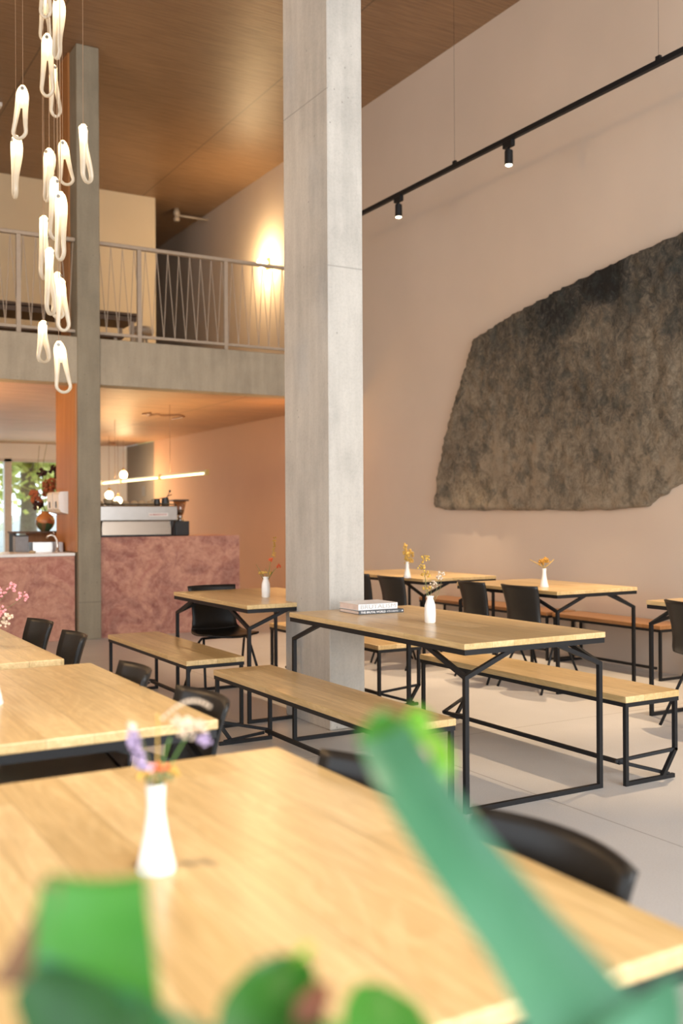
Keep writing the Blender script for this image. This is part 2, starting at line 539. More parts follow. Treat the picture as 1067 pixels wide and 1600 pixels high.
class MB:
    """Collects shapes and links them as one mesh object."""

    def __init__(s):
        s.bm = bmesh.new()

    def box(s, lo, hi, bevel=0.0, seg=2, mat=None):
        lo, hi = V(lo), V(hi)
        r = bmesh.ops.create_cube(s.bm, size=1)
        vs = r['verts']
        c = (lo + hi) / 2
        d = hi - lo
        for v in vs:
            v.co = V((v.co.x * d.x, v.co.y * d.y, v.co.z * d.z)) + c
        if bevel:
            es = list({e for v in vs for e in v.link_edges})
            r2 = bmesh.ops.bevel(s.bm, geom=es, offset=bevel, segments=seg, profile=0.5, affect='EDGES')
            vs = list({v for f in r2['faces'] for v in f.verts} | {v for v in vs if v.is_valid})
        if mat is not None:
            for v in vs:
                v.co = mat @ v.co
        return s

    def bar(s, p0, p1, w, h=None, ext=0.0):
        """square section bar, its width kept level."""
        h = h or w
        p0, p1 = V(p0), V(p1)
        d = (p1 - p0).normalized()
        p0 = p0 - d * ext
        p1 = p1 + d * ext
        up = V((0, 0, 1)) if abs(d.z) < 0.95 else V((0, 1, 0))
        a = d.cross(up).normalized()
        b = a.cross(d).normalized()
        vs = []
        for p in (p0, p1):
            for sa, sb in ((-1, -1), (1, -1), (1, 1), (-1, 1)):
                vs.append(s.bm.verts.new(p + a * sa * w / 2 + b * sb * h / 2))
        for f in ((0, 3, 2, 1), (4, 5, 6, 7), (0, 1, 5, 4), (1, 2, 6, 5), (2, 3, 7, 6), (3, 0, 4, 7)):
            s.bm.faces.new([vs[i] for i in f])
        return s

    def tube(s, pts, r, n=8, closed=False, flat=1.0, flatdir=None):
        pts = [V(p) for p in pts]
        rs = r if isinstance(r, (list, tuple)) else [r] * len(pts)
        rings = []
        prev = None
        L = len(pts)
        for i, p in enumerate(pts):
            if closed:
                d = pts[(i + 1) % L] - pts[i - 1]
            else:
                d = pts[min(i + 1, L - 1)] - pts[max(i - 1, 0)]
            d.normalize()
            if flatdir is not None:
                a = V(flatdir) - d * V(flatdir).dot(d)
                a.normalize()
            elif prev is None:
                a = d.orthogonal().normalized()
            else:
                a = (prev - d * prev.dot(d)).normalized()
            prev = a
            b = d.cross(a)
            rings.append([s.bm.verts.new(p + (a * math.cos(2 * math.pi * k / n) * flat + b * math.sin(2 * math.pi * k / n)) * rs[i]) for k in range(n)])
        m = L if closed else L - 1
        for i in range(m):
            A, B = rings[i], rings[(i + 1) % L]
            for k in range(n):
                s.bm.faces.new((A[k], A[(k + 1) % n], B[(k + 1) % n], B[k]))
        if not closed:
            s.bm.faces.new(rings[0][::-1])
            s.bm.faces.new(rings[-1])
        return s

    def lathe(s, prof, n=28, at=(0, 0, 0)):
        """prof: (radius, z) pairs from bottom to top."""
        at = V(at)
        rings = []
        for r, z in prof:
            if r < 1e-5:
                rings.append([s.bm.verts.new(at + V((0, 0, z)))])
            else:
                rings.append([s.bm.verts.new(at + V((r * math.cos(2 * math.pi * k / n), r * math.sin(2 * math.pi * k / n), z))) for k in range(n)])
        for A, B in zip(rings, rings[1:]):
            for k in range(n):
                k2 = (k + 1) % n
                if len(A) == 1 and len(B) == 1:
                    continue
                if len(A) == 1:
                    s.bm.faces.new((A[0], B[k2], B[k]))
                elif len(B) == 1:
                    s.bm.faces.new((A[k], A[k2], B[0]))
                else:
                    s.bm.faces.new((A[k], A[k2], B[k2], B[k]))
        if len(rings[0]) > 1:
            s.bm.faces.new(rings[0][::-1])
        if len(rings[-1]) > 1:
            s.bm.faces.new(rings[-1])
        return s

    def ball(s, c, r, sub=2, squash=(1, 1, 1), rough=0.0):
        q = bmesh.ops.create_icosphere(s.bm, subdivisions=sub, radius=1)
        c = V(c)
        for v in q['verts']:
            k = 1 + (random.uniform(-rough, rough) if rough else 0)
            v.co = c + V((v.co.x * squash[0], v.co.y * squash[1], v.co.z * squash[2])) * r * k
        return s

    def prism(s, poly, axis, a, b):
        """poly: 2D outline, swept along axis ('x','y','z') from a to b."""
        def P(u, v, t):
            return {'x': (t, u, v), 'y': (u, t, v), 'z': (u, v, t)}[axis]
        A = [s.bm.verts.new(P(u, v, a)) for u, v in poly]
        B = [s.bm.verts.new(P(u, v, b)) for u, v in poly]
        n = len(poly)
        s.bm.faces.new(A)
        s.bm.faces.new(B[::-1])
        for i in range(n):
            s.bm.faces.new((A[i], B[i], B[(i + 1) % n], A[(i + 1) % n]))
        return s

    def grid(s, fn, nu, nv):
        g = [[s.bm.verts.new(fn(i / nu, j / nv)) for j in range(nv + 1)] for i in range(nu + 1)]
        for i in range(nu):
            for j in range(nv):
                s.bm.faces.new((g[i][j], g[i + 1][j], g[i + 1][j + 1], g[i][j + 1]))
        return s

    def build(s, name, mat, parent=None, smooth=False, loc=None):
        bmesh.ops.recalc_face_normals(s.bm, faces=s.bm.faces)
        me = bpy.data.meshes.new(name)
        s.bm.to_mesh(me)
        s.bm.free()
        if smooth:
            for p in me.polygons:
                p.use_smooth = True
        me.materials.append(mat)
        o = bpy.data.objects.new(name, me)
        COL.objects.link(o)
        if parent:
            o.parent = parent
        if loc is not None:
            o.location = loc
        return o


def autosmooth(o, deg=40):
    me = o.data
    for p in me.polygons:
        p.use_smooth = True
    bm = bmesh.new()
    bm.from_mesh(me)
    for e in bm.edges:
        if len(e.link_faces) == 2 and e.calc_face_angle(0) > math.radians(deg):
            e.smooth = False
    bm.to_mesh(me)
    bm.free()
    return o


def tag(o, label=None, cat=None, group=None, kind=None):
    if label:
        o['label'] = label
    if cat:
        o['category'] = cat
    if group:
        o['group'] = group
    if kind:
        o['kind'] = kind
    return o


def thing(name, label, cat, loc=(0, 0, 0), rz=0.0, group=None):
    o = bpy.data.objects.new(name, None)
    o.empty_display_size = 0.1
    COL.objects.link(o)
    o.location = loc
    o.rotation_euler = (0, 0, rz)
    return tag(o, label, cat, group)


def struct(name, mb, mat, label=None, **kw):
    o = mb.build(name, mat, **kw)
    o['kind'] = 'structure'
    if label:
        o['label'] = label
    return o


KIDS = {}


def kids(o):
    return [c for c in COL.objects if c.parent == o]


def dup(root, label, loc, rz, group=None):
    r = root.copy()
    COL.objects.link(r)
    r.location = loc
    r.rotation_euler = (0, 0, rz)
    r['label'] = label
    if group:
        r['group'] = group
    for ch in kids(root):
        c = ch.copy()
        COL.objects.link(c)
        c.parent = r
        for g in kids(ch):
            d = g.copy()
            COL.objects.link(d)
            d.parent = c
    return r


def text_mesh(name, s, size, mat, parent, mw, depth=0.0006, width=None, bold=0.0):
    cu = bpy.data.curves.new(name, 'FONT')
    cu.body = s
    cu.size = size
    cu.extrude = depth
    cu.offset = bold
    cu.align_x = 'CENTER'
    cu.align_y = 'CENTER'
    tmp = bpy.data.objects.new(name + '_tmp', cu)
    COL.objects.link(tmp)
    dg = bpy.context.evaluated_depsgraph_get()
    dg.update()
    me = bpy.data.meshes.new_from_object(tmp.evaluated_get(dg))
    bpy.data.objects.remove(tmp)
    bpy.data.curves.remove(cu)
    if width:
        xs = [v.co.x for v in me.vertices]
        k = width / (max(xs) - min(xs))
        for v in me.vertices:
            v.co.x *= k
    me.transform(mw)
    me.materials.clear()
    me.materials.append(mat)
    o = bpy.data.objects.new(name, me)
    COL.objects.link(o)
    o.parent = parent
    return o


# ------------------------------------------------------------------ setting
XW = 6.45          # right wall
ZC = 6.37          # ceiling
YB = 10.58         # front of the balcony
ZL = 2.74          # ceiling under the balcony
YF = 19.9          # far wall

struct('floor', MB().box((-5.2, -3.7, -0.2), (6.7, 20.2, 0)), M['floor'])
struct('ceiling', MB().box((-5.2, -3.7, ZC), (6.7, 20.2, ZC + 0.2)), M['ceiling'])
struct('wall_right', MB().box((XW, -3.7, 0), (XW + 0.2, YB + 0.02, ZC)).box((XW, YB + 0.02, 3.05), (XW + 0.2, 20.2, ZC)), M['wall'])
struct('wall_right_under_balcony', MB().box((XW, YB + 0.02, 0), (XW + 0.2, 18.2, 3.05)), M['wall_salmon'])
struct('door_1', MB().box((XW + 0.02, 18.2, 0), (XW + 0.2, YF, ZL)), M['wall_grey'])
# left wall with tall openings
lw = MB().box((-5.2, -3.7, 0), (-5.0, 20.2, 0.5)).box((-5.2, -3.7, 4.0), (-5.0, 20.2, ZC))
for y0, y1 in ((-3.7, -1.2), (2.3, 2.6), (6.2, 20.2)):
    lw.box((-5.2, y0, 0.5), (-5.0, y1, 4.0))
struct('wall_left', lw, M['wall_white'])
# back wall, almost all window
bw = MB().box((-5.2, -3.7, 0), (6.7, -3.5, 0.25)).box((-5.2, -3.7, 5.2), (6.7, -3.5, ZC))
bw.box((-5.2, -3.7, 0.25), (-3.7, -3.5, 5.2)).box((6.0, -3.7, 0.25), (6.7, -3.5, 5.2))
struct('wall_back', bw, M['wall_white'])
wf = MB()
for x in (-3.7, -1.25, 1.2, 3.6, 6.0):
    wf.box((x - 0.05, -3.65, 0.25), (x + 0.05, -3.5, 5.2))
wf.box((-3.7, -3.65, 2.6), (6.0, -3.5, 2.7))
struct('window_2', wf, M['black_steel'])
# far wall with the bar window
fw = MB().box((-5.2, YF, 0), (1.0, YF + 0.2, ZL + .3)).box((1.0, YF, 0), (5.35, YF + 0.2, 0.45)).box((1.0, YF, 2.44), (5.35, YF + 0.2, ZL + .3))
fw.box((5.35, YF, 0), (6.7, YF + 0.2, ZL + .3))
struct('wall_far', fw, M['wall_white'])
struct('wall_far_upper', MB().box((-5.2, YF, ZL + 0.3), (6.7, YF + 0.2, ZC)), M['wall_cream'])
fr = MB()
for x in (1.05, 2.6, 4.11, 5.28):
    fr.box((x - 0.07, YF + 0.02, 0.45), (x + 0.07, YF + 0.16, 2.44))
fr.box((1.0, YF + 0.02, 0.45), (5.35, YF + 0.16, 0.55)).box((1.0, YF + 0.02, 2.38), (5.35, YF + 0.16, 2.44))
w1 = struct('window_1', fr, M['window_frame'])
MB().box((1.0, YF + 0.085, 0.5), (5.35, YF + 0.09, 2.4)).build('pane', M['glass'], w1)
# balcony
struct('ceiling_under_balcony', MB().box((-5.0, YB + 0.26, ZL), (XW, YF, 3.02)), M['ceiling_low'])
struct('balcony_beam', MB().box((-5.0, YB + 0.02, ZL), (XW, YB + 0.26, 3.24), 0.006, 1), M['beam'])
struct('balcony_floor', MB().box((-5.0, YB + 0.26, 3.02), (XW, YF, 3.06)), M['wall_cream'])
struct('wall_upper', MB().box((-5.0, 15.15, 3.06), (5.41, 15.35, ZC)), M['wall_cream'])
# columns
struct('column', MB().box((3.005, 5.32, 0), (3.255, 5.92, ZC), 0.006, 1), M['column'], 'tall concrete column standing behind the table with two books')
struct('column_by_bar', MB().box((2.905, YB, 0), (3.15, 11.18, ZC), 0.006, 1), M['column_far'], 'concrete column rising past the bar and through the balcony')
struct('trim_1', MB().box((2.93, 11.185, 0), (3.12, 11.42, ZL)).box((2.885, 10.605, 0.94), (2.904, 11.42, ZL)).box((2.885, 10.845, 3.07), (2.904, 11.18, ZC)), M['orange_ply'], 'orange plywood panel lining the bar side of the column')

# ------------------------------------------------------------------ tables


def make_table(label, loc, L, W, group=None, Ht=0.755, rails=True, top_mat='oak'):
    """top L along Y, W along X; origin at centre of its footprint."""
    t = thing('dining_table', label, 'table', loc, 0, group)
    hx, hy = W / 2, L / 2
    top = MB().box((-hx, -hy, Ht - 0.028), (hx, hy, Ht), 0.004, 2).build('tabletop', M[top_mat], t)
    s = 0.024
    zf = Ht - 0.028 - s / 2 - 0.0005
    a = s / 2 + 0.004
    f = MB()
    for sy in (-1, 1):
        f.bar((-hx + a, sy * (hy - a), zf), (hx - a, sy * (hy - a), zf), s, ext=s / 2)
    for sx in (-1, 1):
        f.bar((sx * (hx - a), -hy + a, zf), (sx * (hx - a), hy - a, zf), s, ext=-s / 2)
    f.build('apron_frame', M['black_steel'], t)
    b = 0.0215
    zk = Ht - 0.145
    for sy in (-1, 1):
        for sx in (-1, 1):
            x, y = sx * (hx - a - 0.006), sy * (hy - a - 0.006)
            MB().bar((x, y, 0.0), (x, y, zk), b, ext=0).build('leg', M['black_steel'], t)
            br = MB()
            br.bar((x, y, zk - 0.008), (x - sx * 0.27, y, zf - 0.004), b * .95, ext=0.004)
            br.bar((x, y, zk - 0.008), (x, y - sy * 0.30, zf - 0.004), b * .95, ext=0.004)
            br.build('brace', M['black_steel'], t)
        if rails:
            y = sy * (hy - a - 0.006)
            MB().bar((-hx + a + 0.006, y, b / 2), (hx - a - 0.006, y, b / 2), b * .96, b, ext=-b / 2).build('foot_rail', M['black_steel'], t)
    return t


TB = {}
TB['centre'] = make_table('oak table beside the tall concrete column, with two stacked books on it', (3.093, 4.365, 0), 1.69, 0.85)
TB['bar'] = make_table('small oak table in front of the red stone bar, one chair at its far end', (3.08, 6.41, 0), 1.31, 0.86)
TB['front'] = make_table('large oak table nearest the camera, lilac sprigs in a white vase on it', (0.555, 1.565, 0), 1.30, 1.09)
TB['mid'] = make_table('oak table second from the camera, between the nearest table and the pink flowers', (0.56, 3.225, 0), 1.26, 1.09)
TB['pink'] = make_table('oak table with pink flowers, farthest of the three at the left edge', (0.515, 4.82, 0), 1.60, 1.06)
TB['wall'] = make_table('oak table along the blush wall with a flat yellow bloom in a vase', (5.425, 6.11, 0), 1.22, 0.82)
TB['wallfar'] = make_table('oak table along the blush wall half hidden by the tall column', (5.425, 7.92, 0), 1.42, 0.82)
TB['walledge'] = make_table('oak table by the blush wall cut off by the right edge of the photo', (5.42, 3.98, 0), 1.32, 0.84)

# ------------------------------------------------------------------ benches


def make_bench(label, loc, L, W, side, mat='oak', group=None, Hb=0.437, feet='y'):
    """seat L along Y; side +1: the bent rear legs stand at +X."""
    t = thing('bench', label, 'bench', loc, 0, group)
    hx, hy = W / 2, L / 2
    MB().box((-hx, -hy, Hb - 0.032), (hx, hy, Hb), 0.004, 2).build('seat', M[mat], t)
    s = 0.020
    zf = Hb - 0.032 - s / 2 - 0.0005
    a = s / 2 + 0.003
    f = MB()
    for sy in (-1, 1):
        f.bar((-hx + a, sy * (hy - a), zf), (hx - a, sy * (hy - a), zf), s, ext=s / 2)
    for sx in (-1, 1):
        f.bar((sx * (hx - a), -hy + a, zf), (sx * (hx - a), hy - a, zf), s, ext=-s / 2)
    f.build('seat_frame', M['black_steel'], t)
    xf, xr = -side * (hx - a - 0.004), side * (hx - a - 0.004)
    for sy in (-1, 1):
        y = sy * (hy - a - 0.004)
        MB().bar((xf, y, 0), (xf, y, zf - s / 2), s).build('leg', M['black_steel'], t)
        if feet == 'y':
            MB().bar((xr, y, 0.135), (xr, y, zf - s / 2), s).bar((xr, y, 0.14), (xr - side * 0.085, y, 0.02), s, ext=0.006).build('leg', M['black_steel'], t)
            br = MB()
            br.bar((xf + side * 0.06, y - sy * 0.13, 0.085), (xr, y, 0.14), s * .8)
            br.bar((xf + side * 0.10, y - sy * 0.13, 0.075), (xr - side * 0.04, y, 0.02), s * .8)
            br.build('brace', M['black_steel'], t)
        else:
            MB().bar((xr, y, 0), (xr, y, zf - s / 2), s).build('leg', M['black_steel'], t)
        MB().bar((xf, y, s / 2), (xr, y, s / 2), s * .96, s, ext=-s / 2).build('foot_rail', M['black_steel'], t)
    MB().bar((xf + side * 0.08, -hy + 0.13, 0.08), (xf + side * 0.08, hy - 0.13, 0.08), s).build('stretcher', M['black_steel'], t)
    return t


make_bench('oak bench before the table with the two books, its near end behind the strap leaf', (2.425, 4.42, 0), 1.83, 0.37, -1)
make_bench('oak bench beyond the table with the two books, floor spots glowing behind it', (3.795, 4.355, 0), 1.75, 0.375, 1)
make_bench('oak bench before the small table in front of the red stone bar', (2.425, 6.53, 0), 1.60, 0.39, -1)
make_bench('oak bench end seen through the table legs just behind the tall column', (3.78, 6.55, 0), 1.68, 0.36, 1)
make_bench('reddish wall bench running behind the table with the yellow bloom', (6.265, 6.13, 0), 1.24, 0.345, 1, 'oak_red', 'benches against the blush wall', feet='n')
make_bench('reddish wall bench farther along, behind the table half hidden by the column', (6.265, 7.83, 0), 2.02, 0.345, 1, 'oak_red', 'benches against the blush wall', feet='n')

# ------------------------------------------------------------------ chairs


def make_chair(label):
    """sitter looks towards +Y; origin on the floor under the seat."""
    t = thing('dining_chair', label, 'chair', (0, 0, 0), 0, 'black shell chairs')
    prof = [(0.235, 0.440), (0.20, 0.447), (0.10, 0.440), (-0.02, 0.434), (-0.12, 0.440)]
    bend = [(-0.175, 0.458), (-0.205, 0.495), (-0.222, 0.55)]
    back = [(-0.240, 0.63), (-0.262, 0.713), (-0.286, 0.790)]

    def shell(path, widths, curve, nu):
        m = MB()

        def fn(u, v):
            k = u * (len(path) - 1)
            i = min(int(k), len(path) - 2)
            f = k - i

            def cr(a, b, c, d):
                return 0.5 * (2 * b + (c - a) * f + (2 * a - 5 * b + 4 * c - d) * f * f + (3 * b - a - 3 * c + d) * f ** 3)
            P = [path[max(0, min(len(path) - 1, i + q))] for q in (-1, 0, 1, 2)]
            y = cr(*[p[0] for p in P])
            z = cr(*[p[1] for p in P])
            w = widths[i] * (1 - f) + widths[i + 1] * f
            c = curve[i] * (1 - f) + curve[i + 1] * f
            x = (v - 0.5) * 2
            return V((x * w / 2, y + c * x * x, z + (0.012 * x * x if c < 0.02 else 0)))
        m.grid(fn, nu, 10)
        return m
    so = shell(prof + bend[:1], [0.36, 0.41, 0.44, 0.44, 0.42, 0.39], [-0.05, -0.03, 0, 0, 0, 0.01], 14).build('seat', M['black_shell'], t, True)
    bo = shell(bend + back, [0.39, 0.365, 0.35, 0.355, 0.375, 0.392], [0.01, 0.025, 0.04, 0.05, 0.055, 0.055], 14).build('backrest', M['black_shell'], t, True)
    for o in (so, bo):
        md = o.modifiers.new('thickness', 'SOLIDIFY')
        md.thickness = 0.013
        md.offset = 0
    for sx in (-1, 1):
        for sy, y1 in ((1, 0.21), (-1, -0.24)):
            MB().tube([(sx * 0.165, 0.0, 0.418), (sx * 0.172, sy * 0.02, 0.414), (sx * 0.182, sy * 0.045, 0.39), (sx * 0.235, y1, 0.0)], 0.0095, 8).build('leg', M['black_steel'], t, True)
    MB().tube([(-0.17, 0, 0.418), (0.17, 0, 0.418)], 0.009, 8).build('seat_support', M['black_steel'], t, True)
    return t


CH = make_chair('black chair tucked at the nearest table, its curved backrest in front of the floor joint')
RXm = math.pi / 2      # sitter looks towards -X


def put_chair(label, x, y, rz, first=[True]):
    if first[0]:
        first[0] = False
        CH.location = (x, y, 0)
        CH.rotation_euler = (0, 0, rz)
        CH['label'] = label
        return CH
    return dup(CH, label, (x, y, 0), rz)


put_chair('black chair at the nearest table, its whole curved backrest showing right of the strap leaf', 0.905, 1.275, RXm)
put_chair('black chair at the nearest table, only a corner of it showing behind the strap leaf', 0.89, 1.80, RXm + 0.05)
put_chair('black chair at the second table from the camera, by its near corner', 0.905, 2.80, RXm)
put_chair('black chair at the second table from the camera, by its far corner', 0.90, 3.45, RXm - 0.1)
put_chair('black chair at the pink flower table, by its near corner', 0.985, 4.55, RXm - 0.05)
put_chair('black chair at the pink flower table, behind the blooms at its far corner', 0.99, 5.18, RXm + 0.05)
put_chair('black chair at the far end of the small table before the red bar', 2.97, 6.86, math.pi)
put_chair('black chair at the yellow bloom table, the one nearer the camera', 5.13, 5.80, -RXm + 0.05)
put_chair('black chair at the yellow bloom table, the one farther from the camera', 5.10, 6.32, -RXm - 0.08)
put_chair('black chair with a whole backrest showing just behind the two books', 4.93, 7.26, -RXm + 0.03)
put_chair('black chair mostly hidden by the tall column, above the white book', 4.93, 7.80, -RXm)
put_chair('black chair at the wall table on the right edge of the photo', 5.06, 4.13, -RXm - 0.1)

# ------------------------------------------------------------------ vases and flowers


def make_vase(label, loc, h, kind='bottle', s=1.0):
    if kind == 'bottle':
        prof = [(0.026, 0), (0.030, 0.006), (0.031, 0.05), (0.029, 0.095), (0.020, 0.122), (0.017, 0.132), (0.021, 0.142), (0.021, 0.145), (0.015, 0.145), (0.013, 0.13)]
        hh = 0.145
    else:
        prof = [(0.034, 0), (0.036, 0.004), (0.0295, 0.03), (0.0222, 0.062), (0.0170, 0.092), (0.0158, 0.112), (0.0175, 0.145), (0.0175, 0.147), (0.014, 0.147), (0.012, 0.115)]
        hh = 0.147
    k = h / hh
    o = MB().lathe([(r * s * k, z * k) for r, z in prof], 32).build('bud_vase', M['white_ceramic'], None, False, loc)
    autosmooth(o, 50)
    return tag(o, label, 'vase', None)


def sprig(t, base, tip, r, mat, bend=0.02, name='stem'):
    base, tip = V(base), V(tip)
    side = V((random.uniform(-1, 1), random.uniform(-1, 1), 0)) * bend
    pts = [base.lerp(tip, i / 5) + side * math.sin(math.pi * i / 5) for i in range(6)]
    MB().tube(pts, [r * (1 - 0.4 * i / 5) for i in range(6)], 6).build(name, mat, t, True)


def umbel(c, R, n, r, mat, t, name='blossom', up=0.4, spikes=False):
    m = MB()
    for i in range(n):
        d = V((random.gauss(0, 1), random.gauss(0, 1), random.gauss(up, 0.7))).normalized() * R * random.uniform(.5, 1)
        if spikes:
            m.tube([V(c), V(c) + d], [r * .35, r * .9], 5)
        else:
            m.ball(V(c) + d, r * random.uniform(.7, 1.2), 1, rough=0.15)
    return m.build(name, mat, t, False)


Z = 0.755
make_vase('white bottle vase on the table with the two books', (3.037, 4.303, Z), 0.142)
t = thing('flower_bunch', 'pale dried seed sprigs standing in the vase beside the two books', 'flowers', (3.037, 4.303, Z))
random.seed(3)
for dx, dy, h in ((-0.03, 0.0, 0.27), (-0.045, 0.01, 0.31), (0.02, 0.0, 0.22), (0.05, -0.015, 0.25), (0.06, -0.02, 0.27), (-0.01, 0.02, 0.20)):
    sprig(t, (0, 0, 0.08), (dx, dy, h), 0.0016, M['stem_olive'])
    umbel((dx, dy, h - 0.02), 0.026, 12, 0.006, M['straw'] if dx < 0 else M['cream_bloom'], t)
umbel((-0.03, 0, 0.33), 0.03, 16, 0.007, M['straw'], t)

make_vase('white vase on the wall table, a flat yellow bloom in it', (5.246, 5.90, Z), 0.145, 'flare')
t = thing('flower_bunch', 'flat topped yellow yarrow standing in the vase on the wall table', 'flowers', (5.246, 5.90, Z))
for dx, dy, h in ((0, 0, 0.20), (0.03, 0.0, 0.205), (-0.025, 0.0, 0.195)):
    sprig(t, (0, 0, 0.1), (dx, dy, h), 0.002, M['stem_olive'], 0.005)
    umbel((dx, dy, h), 0.028, 18, 0.009, M['gold_bloom'], t, up=0.3)
sprig(t, (0, 0, 0.15), (-0.11, 0.04, 0.215), 0.004, M['straw'], 0.01, 'dried_blade')
sprig(t, (0, 0, 0.15), (0.075, -0.03, 0.215), 0.004, M['straw'], 0.01, 'dried_blade')

make_vase('white vase on the table half hidden by the tall column', (4.99, 7.42, Z), 0.145, 'flare')
t = thing('flower_bunch', 'golden dried plume in the vase on the table half hidden by the column', 'flowers', (4.99, 7.42, Z))
for dx, dy, h in ((-0.02, 0, 0.29), (0.02, 0, 0.24), (0.045, -0.01, 0.22), (0.0, 0, 0.22)):
    sprig(t, (0, 0, 0.1), (dx, dy, h), 0.002, M['stem_olive'], 0.01)
    for q in range(4):
        umbel((dx * (1 - .12 * q), dy, h - 0.028 * q), 0.018 + .004 * q, 9, 0.008, M['straw'], t, name='plume')

make_vase('white bottle vase on the small table in front of the red stone bar', (3.02, 6.25, Z), 0.142)
t = thing('flower_bunch', 'orange red flowers and tall grass in the vase near the red stone bar', 'flowers', (3.02, 6.25, Z))
for dx, dy, h in ((0.03, -0.02, 0.26), (0.075, -0.05, 0.215)):
    sprig(t, (0, 0, 0.1), (dx, dy, h), 0.0018, M['stem_green'], 0.01)
    umbel((dx, dy, h), 0.014, 12, 0.007, M['red_bloom'], t)
sprig(t, (0, 0, 0.1), (0.055, -0.03, 0.41), 0.002, M['stem_dry'], 0.01)
for q in range(7):
    umbel((0.05 + .001 * q, -0.028, 0.29 + 0.02 * q), 0.012, 6, 0.005, M['straw'], t, name='grass_ear')
for dx, dy, h in ((-0.06, 0.03, 0.23), (-0.045, 0.03, 0.19), (0.0, 0, 0.2), (0.05, -0.03, 0.19), (-0.02, 0.01, 0.17)):
    sprig(t, (0, 0, 0.1), (dx, dy, h), 0.0025, M['stem_olive'], 0.015, 'leaf_blade')
    umbel((dx * .6, dy * .6, 0.165), 0.016, 6, 0.006, M['straw'], t)

make_vase('white flared vase in the middle of the table nearest the camera', (0.548, 1.546, Z), 0.14, 'flare', 0.95)
t = thing('flower_bunch', 'lilac and cream sprigs standing in the vase nearest the camera', 'flowers', (0.548, 1.546, Z))
random.seed(11)
R3 = lambda a, h: (a * R0.x, a * R0.y, h)


def pl(a, d, h):
    return V((a * R0.x + d * F.x, a * R0.y + d * F.y, h))


for a, d, h in ((-0.022, 0, 0.20), (-0.030, 0.01, 0.225), (-0.035, 0, 0.19)):
    sprig(t, (0, 0, 0.11), pl(a, d, h), 0.0013, M['stem_olive'], 0.006)
for q in range(7):
    umbel(pl(-0.022 - 0.003 * q, 0, 0.165 + 0.011 * q), 0.010, 9, 0.0042, M['lilac_bloom'] if q < 6 else M['cream_bloom'], t)
sprig(t, (0, 0, 0.11), pl(0.004, 0, 0.255), 0.0020, M['straw'], 0.002)
sprig(t, (0, 0, 0.11), pl(0.024, 0, 0.215), 0.0022, M['stem_green'], 0.006)
sprig(t, (0, 0, 0.11), pl(0.05, 0.01, 0.215), 0.0018, M['stem_green'], 0.006)
umbel(pl(0.045, 0, 0.232), 0.024, 40, 0.0035, M['cream_bloom'], t, spikes=True)
umbel(pl(0.065, 0.01, 0.225), 0.022, 30, 0.003, M['cream_bloom'], t, spikes=True)
umbel(pl(0.078, 0, 0.208), 0.015, 22, 0.004, M['lilac_bloom'], t, spikes=True)
m_ = MB()
for i in range(13):
    a = i / 12
    m_.ball(pl(0.012 + 0.075 * a, 0, 0.246 + 0.028 * math.sin(a * 2.4)), 0.0032, 1)
m_.build('arched_sprig', M['cream_bloom'], t)
for a, d, h, mt in ((-0.008, 0.008, 0.160, 'pink_bloom'), (0.012, 0, 0.165, 'red_bloom'), (0.028, 0.0, 0.158, 'straw'), (-0.018, -0.006, 0.155, 'straw'), (0.02, -0.008, 0.152, 'stem_olive'), (0.0, -.01, .150, 'stem_olive')):
    umbel(pl(a, d, h), 0.011, 10, 0.0042, M[mt], t)

make_vase('white flared vase cut off at the left edge on the second table', (0.60, 3.16, Z), 0.145, 'flare')
make_vase('white vase holding the pink flowers on the third table', (0.80, 4.56, Z), 0.12, 'bottle')
t = thing('flower_bunch', 'airy pink flowers over the third table at the left edge', 'flowers', (0.80, 4.56, Z))
random.seed(5)
for a, d, h in ((0.06, 0, 0.20), (0.10, 0.02, 0.235), (0.16, 0.0, 0.26), (0.12, -0.03, 0.17), (0.20, 0.02, 0.215), (0.05, 0.03, 0.25), (0.09, 0, 0.15), (0.15, -.03, .13), (0.12, 0.02, 0.10)):
    c = pl(a, d, h)
    sprig(t, (0, 0, 0.08), c, 0.0014, M['stem_olive'], 0.01)
    umbel(c, 0.028, 14, 0.0065, M['pink_bloom'] if h > .14 else M['cream_bloom'], t)

# ------------------------------------------------------------------ books


def make_book(label, loc, rz, L, W, T, cover, spine_text, ink, size, tw, bold=0.0, extra=None):
    """spine along local X at y = 0, pages towards +Y."""
    t = thing('book', label, 'book', loc, rz)
    c = 0.0025
    MB().box((-L / 2, 0, 0), (L / 2, W, c)).box((-L / 2, 0, T - c), (L / 2, W, T)).box((-L / 2, 0, 0), (L / 2, c, T)).build('cover', cover, t)
    cv = kids(t)[0]
    MB().box((-L / 2 + 0.003, c, c), (L / 2 - 0.003, W - 0.004, T - c)).build('pages', M['paper'], t)
    mw = Matrix.Translation((tw[0], -0.0004, T / 2)) @ Matrix.Rotation(math.pi / 2, 4, 'X')
    text_mesh('title', spine_text, size, ink, cv, mw, 0.0003, tw[1], bold)
    if extra:
        mw = Matrix.Translation((extra[1], -0.0004, T / 2)) @ Matrix.Rotation(math.pi / 2, 4, 'X')
        text_mesh('author', extra[0], extra[3], ink, cv, mw, 0.0003, extra[2])
        d = MB().lathe([(0.004, 0), (0.004, 0.0006)], 14)
        for v in d.bm.verts:
            v.co = Matrix.Translation((L / 2 - 0.010, -0.0001, T / 2)) @ Matrix.Rotation(math.pi / 2, 4, 'X') @ v.co
        d.build('emblem', ink, cv)
    return t


